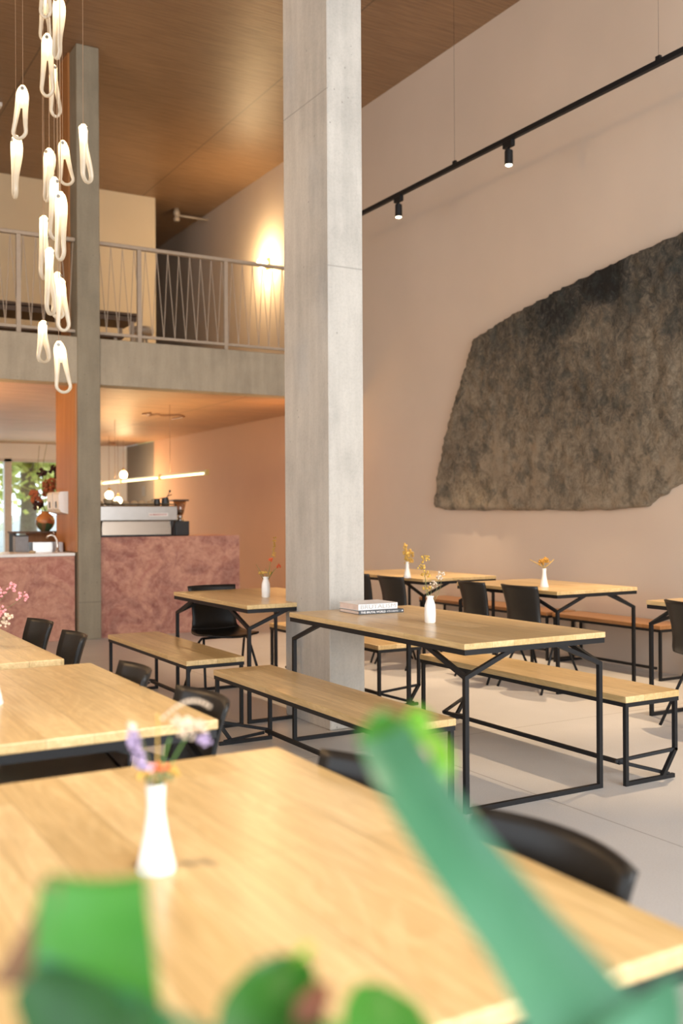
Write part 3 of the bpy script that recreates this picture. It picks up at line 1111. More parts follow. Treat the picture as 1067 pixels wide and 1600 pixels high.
BA = math.radians(-2)
make_book('dark slate spined book lying under the white one beside the column', (3.085, 4.855, Z), BA, 0.30, 0.235, 0.021, M['slate_cover'], 'THIS BRUTAL WORLD', M['ink_white'], 0.0165, (-0.055, 0.165), 0.0004, ('PETER CHADWICK', 0.075, 0.075, 0.011))
make_book('white book lying on the dark slate spined one', (3.075, 4.875, Z + 0.0212), BA + 0.02, 0.265, 0.225, 0.037, M['white_cover'], 'BRUTALISM', M['ink_grey'], 0.032, (0.0, 0.235))

# ------------------------------------------------------------------ bar
cr = thing('bar_counter', 'tall red travertine bar carrying the coffee machine', 'bar', (3.955, 10.62, 0))
MB().box((-0.80, 0, 0.0), (0.84, 0.03, 1.09)).box((0.81, 0.03, 0), (0.84, 0.75, 1.09)).box((-0.80, 0.03, 0), (-.77, .75, 1.06)).build('front_panel', M['travertine'], cr)
MB().box((-0.80, 0.03, 1.065), (0.81, 0.75, 1.088)).build('countertop', M['travertine'], cr)
cl = thing('bar_counter', 'lower red travertine bar with a white top and a tap', 'bar', (1.5, 10.62, 0))
MB().box((-2.5, 0.02, 0.0), (1.38, 0.05, 0.90)).build('front_panel', M['travertine'], cl)
MB().box((-2.5, 0.0, 0.90), (1.38, 0.72, 0.932), 0.003, 1).build('countertop', M['white_stone'], cl)

# espresso machine, its back to the room
em = thing('espresso_machine', 'wide stainless coffee machine on the taller red bar', 'coffee machine', (3.63, 10.78, 1.09))
MB().prism([(0.0, 0.175), (-0.02, 0.185), (-0.02, 0.335), (0.0, 0.345), (0.50, 0.345), (0.50, 0.175)], 'x', -0.435, 0.455).build('upper_body', M['steel'], em)
MB().prism([(0.045, 0.175), (0.03, 0.02), (0.5, 0.02), (0.5, 0.175)], 'x', -0.40, 0.40).build('back_panel', M['mirror_steel'], em)
for sx in (-1, 1):
    x = sx * 0.42
    MB().prism([(-0.015, 0.175), (0.06, 0.0), (0.53, 0.0), (0.53, 0.345), (0.47, 0.345), (0.47, 0.175)], 'x', x - 0.013, x + 0.013).build('side_frame', M['black_plastic'], em)
MB().box((-0.475, 0.0, 0.01), (-0.437, 0.50, 0.355)).build('end_panel', M['black_plastic'], em)
MB().box((-0.44, 0.06, 0.0), (0.44, 0.52, 0.02)).build('drip_base', M['black_plastic'], em)
cg = MB()
cg.tube([(-0.45, 0.0, 0.362), (0.45, 0.0, 0.362)], 0.006, 8).tube([(-0.45, 0.0, 0.362), (-0.45, 0.49, 0.362)], 0.006, 8).tube([(0.45, 0.0, 0.362), (0.45, 0.49, 0.362)], 0.006, 8)
for x in (-0.45, 0, 0.45):
    cg.tube([(x, 0, 0.34), (x, 0, 0.362)], 0.005, 6)
cg.build('cup_rail', M['black_plastic'], em, True)
bd = MB().box((0.115, -0.0225, 0.226), (0.345, -0.0195, 0.262)).build('badge', M['white_plastic'], em)
text_mesh('badge_lettering', 'LA MARZOCCO', 0.026, M['ink_red'], bd, Matrix.Translation((0.23, -0.0228, 0.244)) @ Matrix.Rotation(math.pi / 2, 4, 'X'), 0.0005, 0.205, 0.0006)
# cups, pitchers on top of the machine
random.seed(2)
CUPL = ['stoneware cup lying first from the column on the coffee machine', 'stoneware cup second from the column on the coffee machine', 'stoneware cup third from the column on the coffee machine', 'stoneware cup fourth from the column on the coffee machine',
        'stoneware cup fifth from the column on the coffee machine', 'stoneware cup beside the dark jugs on the coffee machine', 'round stoneware cup standing highest on the coffee machine']
cupp = [(0.012, 0), (0.03, 0.006), (0.046, 0.03), (0.05, 0.056), (0.047, 0.056), (0.042, 0.03), (0.0, 0.012)]
cm = None
for i, (x, y, rx) in enumerate(((-0.40, 0.13, 1.3), (-0.215, 0.12, 1.2), (-0.10, 0.14, 1.35), (0.0, 0.13, 1.25), (0.09, 0.14, 1.3), (0.19, 0.13, 1.3), (-0.29, 0.16, 0.0))):
    if cm is None:
        o = MB().lathe(cupp, 24).build('coffee_cup', M['cup'], None, True)
        cm = o
    else:
        o = cm.copy()
        COL.objects.link(o)
    tilt = rx
    o.rotation_euler = (0, math.pi, 0) if i != 6 else (0, 0, 0)
    zb = 1.09 + 0.346
    o.location = (3.63 + x, 10.78 + y, zb + 0.0565 if i != 6 else zb + 0.0005)
    o.scale = (1, 1, 1) if i != 6 else (1.1, 1.1, 1.35)
    tag(o, CUPL[i], 'cup', 'stoneware cups on the coffee machine')
for i, (x, s, lab) in enumerate(((0.285, 0.85, 'small black milk jug on the coffee machine'), (0.385, 1.0, 'large black milk jug beside the grinder end of the coffee machine'))):
    j = thing('milk_jug', lab, 'jug', (3.63 + x - .02, 10.78 + 0.12, 1.09 + 0.346))
    b = MB().lathe([(0.044 * s, 0), (0.047 * s, 0.004), (0.046 * s, 0.04 * s), (0.036 * s, 0.085 * s), (0.037 * s, 0.095 * s), (0.033 * s, 0.095 * s), (0.03 * s, 0.08 * s)], 24).build('body', M['black_plastic'], j, True)
    MB().tube([(-0.036 * s, 0, 0.085 * s), (-0.07 * s, 0, 0.08 * s), (-0.072 * s, 0, 0.03 * s), (-0.046 * s, 0, 0.02 * s)], 0.006 * s, 8).build('handle', M['black_plastic'], j, True)
st_ = thing('thermometer', 'black stick thermometer poking up from the large milk jug', 'thermometer', (3.99, 10.905, 1.09 + 0.40))
MB().tube([(0, 0, 0.0), (0.06, 0, 0.105)], 0.004, 8).build('probe', M['black_plastic'], st_)
MB().ball((0.062, 0, 0.115), 0.014, 2).tube([(0.03, 0, 0.055), (0.085, 0, 0.075)], 0.006, 6).build('dial', M['black_plastic'], st_)
# grinder
gr = thing('coffee_grinder', 'black coffee grinder with a clear hopper beside the coffee machine', 'grinder', (4.20, 10.98, 1.09))
MB().box((-0.085, -0.09, 0.0), (0.085, 0.13, 0.17), 0.008, 2).build('body', M['black_plastic'], gr)
MB().lathe([(0.05, 0.17), (0.05, 0.185), (0.038, 0.19), (0.034, 0.225), (0.034, 0.235)], 24).build('collar', M['steel'], gr, True)
MB().lathe([(0.035, 0.235), (0.05, 0.27), (0.075, 0.40), (0.072, 0.40), (0.047, 0.272), (0.033, 0.238)], 28).build('hopper', M['hopper_glass'], gr, True)
MB().lathe([(0.034, 0.24), (0.044, 0.27), (0.052, 0.300), (0.0, 0.305)], 24).build('coffee_beans', M['dark_wood'], gr, True)
MB().box((-0.105, -0.085, 0.40), (0.085, 0.085, 0.418), 0.004, 1).build('lid', M['black_plastic'], gr)

# tap and things on the lower bar
tp = thing('tap', 'curved chrome tap on the white bar top', 'tap', (2.775, 10.95, 0.932))
MB().lathe([(0.028, 0), (0.028, 0.012), (0.018, 0.02)], 20).build('base', M['mirror_steel'], tp, True)
MB().tube([(0, 0, 0.0), (0.002, 0, 0.06), (-0.005, 0, 0.13), (-0.03, 0, 0.175), (-0.07, 0, 0.19), (-0.10, 0, 0.175), (-0.11, 0, 0.15)], [0.018, 0.017, 0.016, 0.015, 0.014, 0.014, 0.014], 12).build('spout', M['mirror_steel'], tp, True)
spout = kids(tp)[1]
MB().tube([(-0.03, 0, 0.18), (-0.045, -0.01, 0.225)], 0.007, 8).build('lever', M['mirror_steel'], spout, True)
tr = thing('tray', 'grey metal trough standing behind the tap on the lower bar', 'tray', (2.70, 11.15, 0.932))
MB().box((-0.165, -0.11, 0), (0.16, -0.10, 0.105)).box((-0.165, 0.10, 0), (0.16, 0.11, 0.105)).box((-0.165, -0.10, 0), (-0.155, 0.10, 0.105)).box((0.15, -0.10, 0), (0.16, 0.10, 0.105)).box((-0.155, -0.10, 0), (0.15, 0.10, 0.01)).build('trough', M['steel'], tr)
MB().box((-0.10, -0.1035, 0.015), (0.15, -0.1005, 0.09)).build('side_panel', M['grey_plastic'], tr)
bx = thing('storage_box', 'dark grey upright box on the white bar top under the shelf', 'box', (2.445, 11.22, 0.932))
MB().box((-0.072, -0.06, 0), (0.072, 0.06, 0.172), 0.004, 1).build('body', M['grey_plastic'], bx)
MB().box((-0.074, -0.062, 0.172), (0.074, 0.062, 0.184), 0.003, 1).build('lid', M['black_plastic'], bx)
o = MB().lathe([(0.03, 0), (0.034, 0.01), (0.033, 0.022), (0.0, 0.03)], 20).build('soap_dish', M['cup'], None, True, (2.475, 10.80, 0.932))
tag(o, 'small tan dish lying on the white bar top', 'dish')
# shelf behind the bar
sh = thing('bar_shelf', 'shelf behind the lower bar carrying the round painted vase', 'shelf', (2.80, 12.0, 0))
MB().box((-0.30, -0.16, 1.125), (0.50, 0.16, 1.145)).build('board', M['dark_wood'], sh)
MB().box((-0.10, 0.10, 0.0), (0.50, 0.13, 1.125)).build('back_panel', M['orange_ply'], sh)
MB().box((-0.29, -0.13, 0.0), (-0.26, 0.13, 1.125)).build('end_support', M['black_steel'], sh)
# dispensers
for y, lab in ((11.02, 'white wall dispenser nearer the column on the orange panel'), (11.30, 'white wall dispenser farther along the orange panel')):
    d = thing('towel_dispenser', lab, 'dispenser', (2.884, y, 1.345), 0, 'white wall dispensers')
    MB().prism([(0, 0), (-0.075, 0.02), (-0.10, 0.06), (-0.105, 0.22), (-0.09, 0.245), (0, 0.25)], 'y', -0.115, 0.115).build('body', M['white_plastic'], d)
    MB().box((-0.1075, -0.02, 0.07), (-0.103, 0.02, 0.14), 0.002, 1).build('view_slot', M['black_plastic'], d)
# painted vase with dried arrangement
vz = MB().lathe([(0.05, 0), (0.055, 0.008), (0.085, 0.04), (0.108, 0.085), (0.112, 0.12), (0.10, 0.165), (0.07, 0.20), (0.045, 0.215), (0.05, 0.235), (0.043, 0.235), (0.038, 0.21)], 32).build('round_vase', M['globe'], None, True, (2.90, 12.0, 1.145))
tag(vz, 'round painted vase of rust and green glaze on the bar shelf', 'vase')
t = thing('flower_bunch', 'tall dried arrangement of rust and maroon blooms in the round painted vase', 'flowers', (2.90, 12.0, 1.145))
random.seed(21)
for a, h, mt, n, R in ((-0.10, 0.40, 'rust_bloom', 26, 0.05), (-0.07, 0.33, 'rust_bloom', 26, 0.05), (-0.06, 0.27, 'dark_bloom', 20, 0.05), (0.05, 0.50, 'rust_bloom', 34, 0.075), (0.03, 0.43, 'rust_bloom', 26, 0.055),
                       (-0.02, 0.63, 'dark_bloom', 16, 0.045), (0.10, 0.66, 'dark_bloom', 26, 0.065), (0.15, 0.60, 'dark_bloom', 26, 0.06), (0.17, 0.74, 'dark_bloom', 20, 0.05), (0.18, 0.84, 'dark_bloom', 18, 0.045)):
    c = pl(a * 1.25, random.uniform(-.03, .03), h * 1.08)
    sprig(t, (0, 0, 0.15), c, 0.004, M['stem_olive'], 0.02)
    umbel(c, R * 1.3, int(n * 1.5), 0.019, M[mt], t)
for a, h in ((-0.30, 0.52), (-0.34, 0.56), (-0.22, 0.62), (-0.20, 0.70), (-0.02, 0.86), (-0.07, 1.02), (0.02, 1.05), (0.06, 0.80), (-0.18, 0.40)):
    sprig(t, (0, 0, 0.2), pl(a, 0.02, h), 0.004, M['stem_olive'], 0.05, 'twig')

# tube lamp over the bar
tl = thing('tube_lamp', 'long glowing yellow tube lamp hung over the bar', 'lamp', (4.5, 13.0, 0))
segs = [(-2.08, -1.35), (-1.31, -0.58), (-0.46, 0.30), (0.34, 1.05), (1.16, 2.0)]
for a, b in segs:
    MB().tube([(0, a, 1.818), (0, b, 1.818)], 0.014, 10).build('tube', M['linear'], tl, True)
MB().bar((0, -2.14, 1.845), (0, 2.05, 1.840), 0.016).build('carrier', M['brass'], tl)
for y in (-2.11, -0.52, 1.10, 2.02):
    MB().box((-0.022, y - 0.02, 1.795), (0.022, y + 0.02, 1.86)).build('joint', M['brass'], tl)
for y in (-0.9, 1.4):
    MB().tube([(0, y, 1.855), (0, y, ZL)], 0.003, 6).build('cable', M['wire'], tl)
tl2 = thing('tube_lamp', 'glowing yellow tube lamp added out of view over the lower bar for brightness', 'lamp', (1.3, 12.6, 0))  # second tube lamp, put in out of view to brighten the bar
for a, b in ((-1.4, -0.5), (-0.45, 0.45), (0.5, 1.4)):
    MB().tube([(0, a, 1.818), (0, b, 1.818)], 0.014, 10).build('tube', M['linear'], tl2, True)
MB().bar((0, -1.45, 1.840), (0, 1.45, 1.840), 0.016).build('carrier', M['brass'], tl2)
for y in (-0.9, 0.9):
    MB().tube([(0, y, 1.848), (0, y, ZL)], 0.003, 6).build('cable', M['wire'], tl2)
# globe bulbs near the far wall
for i, (x, y, z, lab) in enumerate(((5.85, 18.2, 2.09, 'glowing globe bulb hanging highest before the far white wall'), (5.33, 17.4, 1.69, 'glowing globe bulb hanging lowest and nearest the column before the far white wall'), (5.68, 18.0, 1.60, 'glowing globe bulb just above the cups before the far white wall'))):
    b = thing('globe_lamp', lab, 'lamp', (x, y, z), 0, 'globe bulbs at the far wall')
    MB().ball((0, 0, 0), 0.072, 3).build('bulb', M['bulb'], b, True)
    MB().lathe([(0.025, 0.065), (0.025, 0.12), (0.012, 0.13)], 14).build('socket', M['brass'], b, True)
    MB().tube([(0, 0, 0.12), (0, 0, ZL - z)], 0.004, 6).build('cable', M['wire'], b)
o = MB().lathe([(0.075, 0), (0.08, 0.03), (0.06, 0.05), (0.06, 0.06)], 20).build('smoke_detector', M['bronze'], None, True, (5.85, 18.9, ZL - 0.06))
tag(o, 'small round detector on the ceiling over the far white wall', 'detector')
cd = MB().tube([(0, 0.0, 0), (0.05, -0.2, 0), (0.12, 0.15, 0), (0.2, -0.1, 0), (0.28, 0.05, 0), (0.5, -0.1, 0), (0.65, 0.1, 0), (0.62, 0.5, 0)], 0.012, 8).build('conduit', M['bronze'], None, True, (4.55, 13.3, ZL - 0.013))
tag(cd, 'bent copper coloured pipe run fixed under the bar ceiling', 'pipe')
sw = MB().box((-0.012, -0.10, -0.10), (0, 0.10, 0.10), 0.004, 1).build('light_switch', M['grey_plastic'], None, False, (XW + 0.02, 18.85, 1.80))
tag(sw, 'small square switch plate on the grey door panel', 'switch')

# ------------------------------------------------------------------ balcony railing


def railing(label, x0, x1, posts, zz0):
    r = thing('railing', label, 'railing', (x0, 10.68, 3.24))
    W = x1 - x0
    MB().box((0, -0.03, 1.03), (W, 0.03, 1.07), 0.008, 2).build('handrail', M['rail'], r)
    MB().box((0, -0.015, 0.055), (W, 0.015, 0.085)).build('bottom_rail', M['rail'], r)
    for p in posts:
        MB().box((p - x0 - 0.022, -0.022, 0), (p - x0 + 0.022, 0.022, 1.03)).build('post', M['rail'], r)
    step = 0.131
    n = int(W / step)
    k = 0
    for i in range(-1, n + 1):
        a = zz0 + i * step
        for xa, xb in ((a, a + step * .62), (a + step, a + step * .62)):
            if 0 <= xa <= W and 0 <= xb <= W:
                MB().tube([(xa, 0.0, 1.03), (xb, 0, 0.08)], 0.0045, 6).build('rod', M['rail'], r)
    return r


railing('grey balcony railing between the two concrete columns', 3.15, XW - 0.02, (3.62, 4.66, 5.70), 0.02)
railing('grey balcony railing behind the hanging glass lamps', 0.6, 2.905, (1.2, 2.315), 0.06)
# benches stored on the balcony
for i, (x, y, z, L, lab) in enumerate(((3.08, 12.55, 0, 2.3, 'dark wooden table stored on the balcony behind the railing'),)):
    s_ = thing('stored_table', lab, 'table', (x, y, 3.06))
    MB().box((-1.15, -0.30, 0.80), (1.10, 0.30, 0.835), 0.004, 1).build('tabletop', M['dark_wood'], s_)
    MB().box((-1.10, -0.26, 0.735), (1.05, 0.26, 0.795)).build('apron', M['dark_wood'], s_)
    for sx in (-1.0, 1.0):
        for sy in (-0.24, 0.24):
            MB().bar((sx, sy, 0), (sx, sy, 0.735), 0.04).build('leg', M['rail'], s_)
s2 = thing('stored_bench', 'dark slatted bench stored in front of the balcony table', 'bench', (2.95, 11.95, 3.06))
MB().box((-1.0, -0.17, 0.42), (0.85, -0.07, 0.455)).box((-1.0, -0.05, 0.42), (0.85, 0.05, 0.455)).box((-1.0, 0.07, 0.42), (0.85, 0.17, 0.455)).build('seat', M['dark_wood'], s2)
for sx in (-0.9, 0.75):
    MB().bar((sx, -0.14, 0), (sx, -0.14, 0.42), 0.04).bar((sx, 0.14, 0), (sx, 0.14, 0.42), 0.04).bar((sx, -0.14, 0.40), (sx, 0.14, 0.40), 0.03).build('leg_frame', M['rail'], s2)
s3 = thing('stool', 'small turned wooden stool at the end of the balcony table', 'stool', (4.36, 12.75, 3.06))
MB().lathe([(0.13, 0.66), (0.16, 0.69), (0.16, 0.74), (0.12, 0.765), (0.0, 0.77)], 20).build('seat', M['rail'], s3, True)
for k in range(3):
    a = k * 2.09 + 0.4
    MB().tube([(0.07 * math.cos(a), 0.07 * math.sin(a), 0.67), (0.17 * math.cos(a), 0.17 * math.sin(a), 0.0)], 0.018, 8).build('leg', M['rail'], s3, True)
# sconce on the upper right wall and the sprinkler
sc_ = thing('wall_sconce', 'glowing sconce on the upper wall above the balcony railing', 'lamp', (XW, 13.2, 5.02))
MB().box((-0.03, -0.05, -0.08), (0.0, 0.05, 0.08), 0.004, 1).build('back_plate', M['brass'], sc_)
MB().lathe([(0.0, -0.075), (0.055, -0.05), (0.075, 0.0), (0.055, 0.05), (0.0, 0.075)], 20, (-0.105, 0, 0)).build('bulb', M['sconce'], sc_, True)
spk = thing('sprinkler', 'white sprinkler pipe with a nozzle under the ceiling above the balcony', 'sprinkler', (5.9, 15.5, 6.26))
MB().tube([(0, 0, 0), (0.55, 0, 0)], 0.02, 8).build('pipe', M['rail'], spk, True)
MB().lathe([(0.05, -0.10), (0.05, -0.05), (0.03, -0.02), (0.055, 0.0), (0.055, 0.06), (0.03, 0.11)], 14).build('nozzle', M['rail'], spk, True)
det = MB().box((-0.12, -0.06, 0), (0.12, 0.06, 0.05), 0.008, 1).build('ceiling_sensor', M['white_plastic'], None, False, (2.42, 12.6, ZC - 0.05))
tag(det, 'small pale sensor box on the ceiling behind the hanging lamps', 'sensor')

# ------------------------------------------------------------------ track lights
TX = 5.6
tk = thing('light_track', 'black light track hung along the blush wall', 'light track', (TX, 0, 4.575))
MB().box((-0.018, 1.5, -0.02), (0.018, 10.0, 0.02)).build('rail', M['black_steel'], tk)
for y in (5.05, 7.5, 9.9, 2.6):
    MB().box((-0.012, y - 0.02, 0.02), (0.012, y + 0.02, 0.05)).tube([(0, y, 0.05), (0, y, ZC - 4.575)], 0.0011, 6).build('suspension_wire', M['black_steel'], tk)
for y, lab, tgt in ((8.45, 'black spotlight on the track nearer the tall column', (5.0, 8.2, 0)), (6.72, 'black spotlight on the track above the yellow bloom table', (4.85, 6.3, 0)), (4.2, 'black spotlight on the track beyond the edge of view', (4.85, 4.6, 0))):
    s = thing('spotlight', lab, 'spotlight', (TX, y, 4.555), 0, 'spotlights on the black track')
    MB().box((-0.022, -0.06, -0.055), (0.022, 0.06, 0.0), 0.003, 1).build('adapter', M['black_steel'], s)
    MB().box((-0.008, -0.008, -0.09), (0.008, 0.008, -0.05)).build('neck', M['black_steel'], s)
    MB().lathe([(0.036, -0.205), (0.036, -0.085), (0.030, -0.078), (0.0, -0.078)], 20).build('lamp_head', M['black_steel'], s, False)
    MB().lathe([(0.0, -0.213), (0.026, -0.213), (0.030, -0.207)], 20).build('lens', M['led'], s)
    spot('spotlight_beam', (TX, y, 4.33), tgt, 440, (1.0, 0.72, 0.45), 52, 0.4, 0.03)

tk2 = thing('light_track', 'black light track added out of view to brighten the row of tables at the left', 'light track', (0.3, 0, 4.575))  # unseen track put in to brighten the left tables
MB().box((-0.018, -0.5, -0.02), (0.018, 6.0, 0.02)).build('rail', M['black_steel'], tk2)
for y in (0.2, 2.8, 5.4):
    MB().tube([(0, y, 0.02), (0, y, ZC - 4.575)], 0.0011, 6).build('suspension_wire', M['black_steel'], tk2)
for y, pw in ((1.15, 255), (2.7, 240), (4.4, 215)):
    s = thing('spotlight', 'black spotlight on the added unseen track over the tables at the left', 'spotlight', (0.3, y, 4.555), 0, 'added spotlights over the left tables')
    MB().box((-0.022, -0.06, -0.055), (0.022, 0.06, 0.0), 0.003, 1).build('adapter', M['black_steel'], s)
    MB().box((-0.008, -0.008, -0.09), (0.008, 0.008, -0.05)).build('neck', M['black_steel'], s)
    MB().lathe([(0.036, -0.205), (0.036, -0.085), (0.030, -0.078), (0.0, -0.078)], 20).build('lamp_head', M['black_steel'], s, False)
    MB().lathe([(0.0, -0.213), (0.026, -0.213), (0.030, -0.207)], 20).build('lens', M['led'], s)
    spot('spotlight_beam', (0.3, y, 4.33), (0.55, y + 0.5, 0.7), pw, (1.0, 0.80, 0.56), 46, 0.9, 0.04)  # beam of an added, unseen spotlight

# ------------------------------------------------------------------ hanging glass lamps
LOOPS = [(1.384, 5.665, 4.429, 0.299, 0.072, 0.3, 0), (1.479, 6.072, 4.516, 0.332, 0.073, 0.5, 0), (1.371, 5.326, 4.093, 0.331, 0.072, -0.5, 0.03), (1.367, 5.560, 3.992, 0.350, 0.092, 0.1, 0.0), (1.546, 6.150, 4.094, 0.318, 0.075, 0.7, -0.05),
         (1.227, 5.527, 3.663, 0.288, 0.097, 0.1, 0.07), (1.260, 5.855, 3.507, 0.359, 0.073, -0.9, 0.02), (1.537, 5.463, 3.492, 0.311, 0.078, 1.35, -0.13), (1.543, 5.922, 3.552, 0.258, 0.099, 0.2, -0.1), (1.399, 5.659, 3.396, 0.295, 0.076, -0.6, 0.05),
         (1.373, 5.443, 3.166, 0.340, 0.073, 0.8, 0.0), (1.350, 5.225, 3.021, 0.361, 0.070, -0.3, 0.0), (1.422, 5.878, 3.078, 0.377, 0.045, 1.35, 0.0), (1.400, 5.659, 2.838, 0.382, 0.043, 1.4, 0.0), (1.540, 6.041, 2.798, 0.278, 0.050, 1.1, 0.0),
         (1.375, 5.328, 2.593, 0.276, 0.061, 0.6, -0.05), (1.392, 5.781, 2.447, 0.235, 0.055, 1.2, 0.02), (1.416, 5.536, 2.294, 0.283, 0.103, 0.15, -0.1)]
LL = ['glowing glass loop lamp cut by the top edge of the photo, frontmost there', 'glowing glass loop lamp hanging just behind the one cut by the top edge', 'glowing glass loop lamp at the top, its eye against the upper edge of the photo',
      'wide glowing glass loop lamp right below those at the top edge', 'glowing glass loop lamp lowest of the upper cluster',
      'glowing glass loop lamp hanging alone beside the upper cluster, tilted', 'slim glowing glass loop lamp farthest out on the left, below the tilted one', 'glowing glass loop lamp seen edge on before the bar column',
      'broad glowing glass loop lamp topmost of the middle cluster', 'glowing glass loop lamp crossing behind the topmost of the middle cluster', 'glowing glass loop lamp in the heart of the middle cluster',
      'long twisted glowing glass loop lamp with a grey eye, hanging before the railing top', 'slim glowing glass loop lamp seen edge on at the handrail', 'brightest slim glass loop lamp below the handrail',
      'short glowing glass loop lamp behind the lower cluster', 'glowing glass loop lamp overlapping the short one in the lower cluster', 'small glowing glass loop lamp hanging before the balcony beam', 'lowest glowing glass loop lamp, open ring at its foot']
for i, ((x, y, zt, L, Wd, rz, tilt), lab) in enumerate(zip(LOOPS, LL)):
    p = thing('pendant_lamp', lab, 'lamp', (x, y, zt), 0, 'hanging glass loop lamps')
    hw = max(0.026, Wd / 2 - 0.014) if abs(rz) < 0.9 else 0.036
    pts, rad = [], []
    nseg = 40
    for k in range(nseg):
        a = 2 * math.pi * k / nseg
        zz = -L * (0.5 - 0.5 * math.cos(a)) * 0.93 - 0.02
        f = -zz / L
        wdt = hw * (0.40 + 0.80 * f ** 1.8) * (1.0 if f < 0.9 else 1.0)
        xx = wdt * math.sin(a) * (1.0 if True else 0)
        # keep the sides nearly parallel and the ends round
        sgn = 1 if math.sin(a) >= 0 else -1
        xx = wdt * sgn * min(1.0, abs(math.sin(a)) * 1.55)
        yy = 0.012 * math.sin(a + f * 3.0)
        xx += tilt * (zz + 0.0)
        rad.append(0.0165 * (1.2 - 0.65 * f))
        pts.append((xx, yy, zz))
    g = MB().tube(pts, rad, 10, True, 1.35, (0, 1, 0))
    Rm = Matrix.Rotation(rz - th, 4, 'Z')
    # bulge that carries the light in the upper third
    bl = [(tilt * -L * q, 0, -L * q) for q in (0.0, 0.06, 0.2, 0.34, 0.42)]
    g.tube(bl, [0.012, 0.024, 0.020, 0.017, 0.008], 10, False, 1.0)
    for v in g.bm.verts:
        v.co = Rm @ v.co
    g = g.build('glass_loop', M['loop'], p, True)
    e = MB().lathe([(0.0, -0.004), (0.009, -0.004), (0.009, 0.004), (0.0, 0.004)], 14)
    for v in e.bm.verts:
        v.co = Rm @ (Matrix.Translation((0.002, -0.024, -L * 0.085)) @ (Matrix.Rotation(math.pi / 2, 4, 'X') @ v.co))
    e.build('eye', M['cap'], g)
    MB().tube([(0, 0, -0.004), (0.0, 0, ZC - zt)], 0.0013, 6).build('cable', M['wire'], p)

# ------------------------------------------------------------------ wall relief
outline = [(8.958, 1.404), (8.907, 1.755), (8.713, 2.28), (8.236, 3.146), (8.18, 3.165), (7.642, 3.288), (6.913, 3.409), (6.387, 3.484), (5.981, 3.531), (5.528, 3.586), (4.75, 3.62), (4.25, 3.30), (4.05, 2.60), (4.5, 2.05), (5.543, 1.58), (5.857, 1.392), (6.2, 1.365), (6.6, 1.354), (7.658, 1.361), (8.493, 1.366), (8.80, 1.375)]
OY, OZ = 6.75, 1.45
bm = bmesh.new()
st = 0.03
ny, nz = int(5.2 / st), int(2.5 / st)
gv = [[bm.verts.new((0, 3.9 + i * st, 1.25 + j * st)) for j in range(nz)] for i in range(ny)]
for i in range(ny - 1):
    for j in range(nz - 1):
        bm.faces.new((gv[i][j], gv[i + 1][j], gv[i + 1][j + 1], gv[i][j + 1]))
cen = V((0, 6.7, 2.3))
for a, b in zip(outline, outline[1:] + outline[:1]):
    pa, pb = V((0, a[0], a[1])), V((0, b[0], b[1]))
    d = pb - pa
    nrm = V((0, d.z, -d.y)).normalized()
    if (cen - pa).dot(nrm) > 0:
        nrm = -nrm
    bmesh.ops.bisect_plane(bm, geom=bm.verts[:] + bm.edges[:] + bm.faces[:], plane_co=pa, plane_no=nrm, clear_outer=True, dist=1e-5)
edge = [e for e in bm.edges if len(e.link_faces) == 1]
bverts = {v for e in edge for v in e.verts}
for v in bm.verts:
    q = v.co * 1.0
    if v in bverts:
        k = mnoise.noise(q * 9) * 0.022 + mnoise.noise(q * 28) * 0.010
        dv = (v.co - cen).normalized()
        v.co += V((0, dv.y * k, dv.z * k))
    else:
        dmin = 1.0
        v.co.x = -0.02 - 0.022 * abs(mnoise.noise(q * 3.1)) - 0.016 * mnoise.noise(q * 11) - 0.008 * mnoise.noise(q * 30)
ex = bmesh.ops.extrude_edge_only(bm, edges=edge)
for v in [g for g in ex['geom'] if isinstance(g, bmesh.types.BMVert)]:
    v.co.x += 0.045
for v in bm.verts:
    v.co -= V((0, OY, OZ))
bmesh.ops.recalc_face_normals(bm, faces=bm.faces)
me = bpy.data.meshes.new('wall_artwork')
bm.to_mesh(me)
bm.free()
for p in me.polygons:
    p.use_smooth = True
me.materials.append(M['relief'])
wa = bpy.data.objects.new('wall_artwork', me)
COL.objects.link(wa)
wa.location = (XW - 0.046, OY, OZ)
tag(wa, 'huge boulder shaped textured relief in mottled grey and tan on the blush wall', 'artwork')

# ------------------------------------------------------------------ foreground plant
PX, PY = 0.33, 0.40
pt = thing('potted_plant', 'blurred green plant right in front of the camera, a long strap leaf arching up', 'plant', (PX, PY, 0))
MB().lathe([(0.11, 0), (0.12, 0.01), (0.155, 0.36), (0.165, 0.38), (0.165, 0.40), (0.15, 0.40), (0.145, 0.37)], 36).build('pot', M['pot'], pt, True)
MB().lathe([(0.146, 0.36), (0.10, 0.375), (0.0, 0.38)], 24).build('soil', M['soil'], pt, True)
C0 = V((0, 0, H))


def ribbon(pts, widths, sides, mat, name, cup=0.12, n=8, sub=6):
    """leaf along a path; sides: sideways direction at each point."""
    pts = [V(p) for p in pts]
    m = MB()
    L = len(pts)

    def cr(a, b, c, d, f):
        return 0.5 * (2 * b + (c - a) * f + (2 * a - 5 * b + 4 * c - d) * f * f + (3 * b - a - 3 * c + d) * f ** 3)

    def fn(u, v):
        k = u * (L - 1)
        i = min(int(k), L - 2)
        f = k - i
        ix = [max(0, min(L - 1, i + q)) for q in (-1, 0, 1, 2)]
        p = cr(*[pts[q] for q in ix], f)
        w = widths[i] * (1 - f) + widths[i + 1] * f
        s = sides[i].lerp(sides[i + 1], f).normalized()
        x = (v - .5) * 2
        tang = (pts[i + 1] - pts[i]).normalized()
        nn = s.cross(tang).normalized()
        return p + s * x * w / 2 + nn * (cup * w * x * x) - V((PX, PY, 0))
    m.grid(fn, (L - 1) * sub, n)
    o = m.build(name, mat, pt, True)
    return o


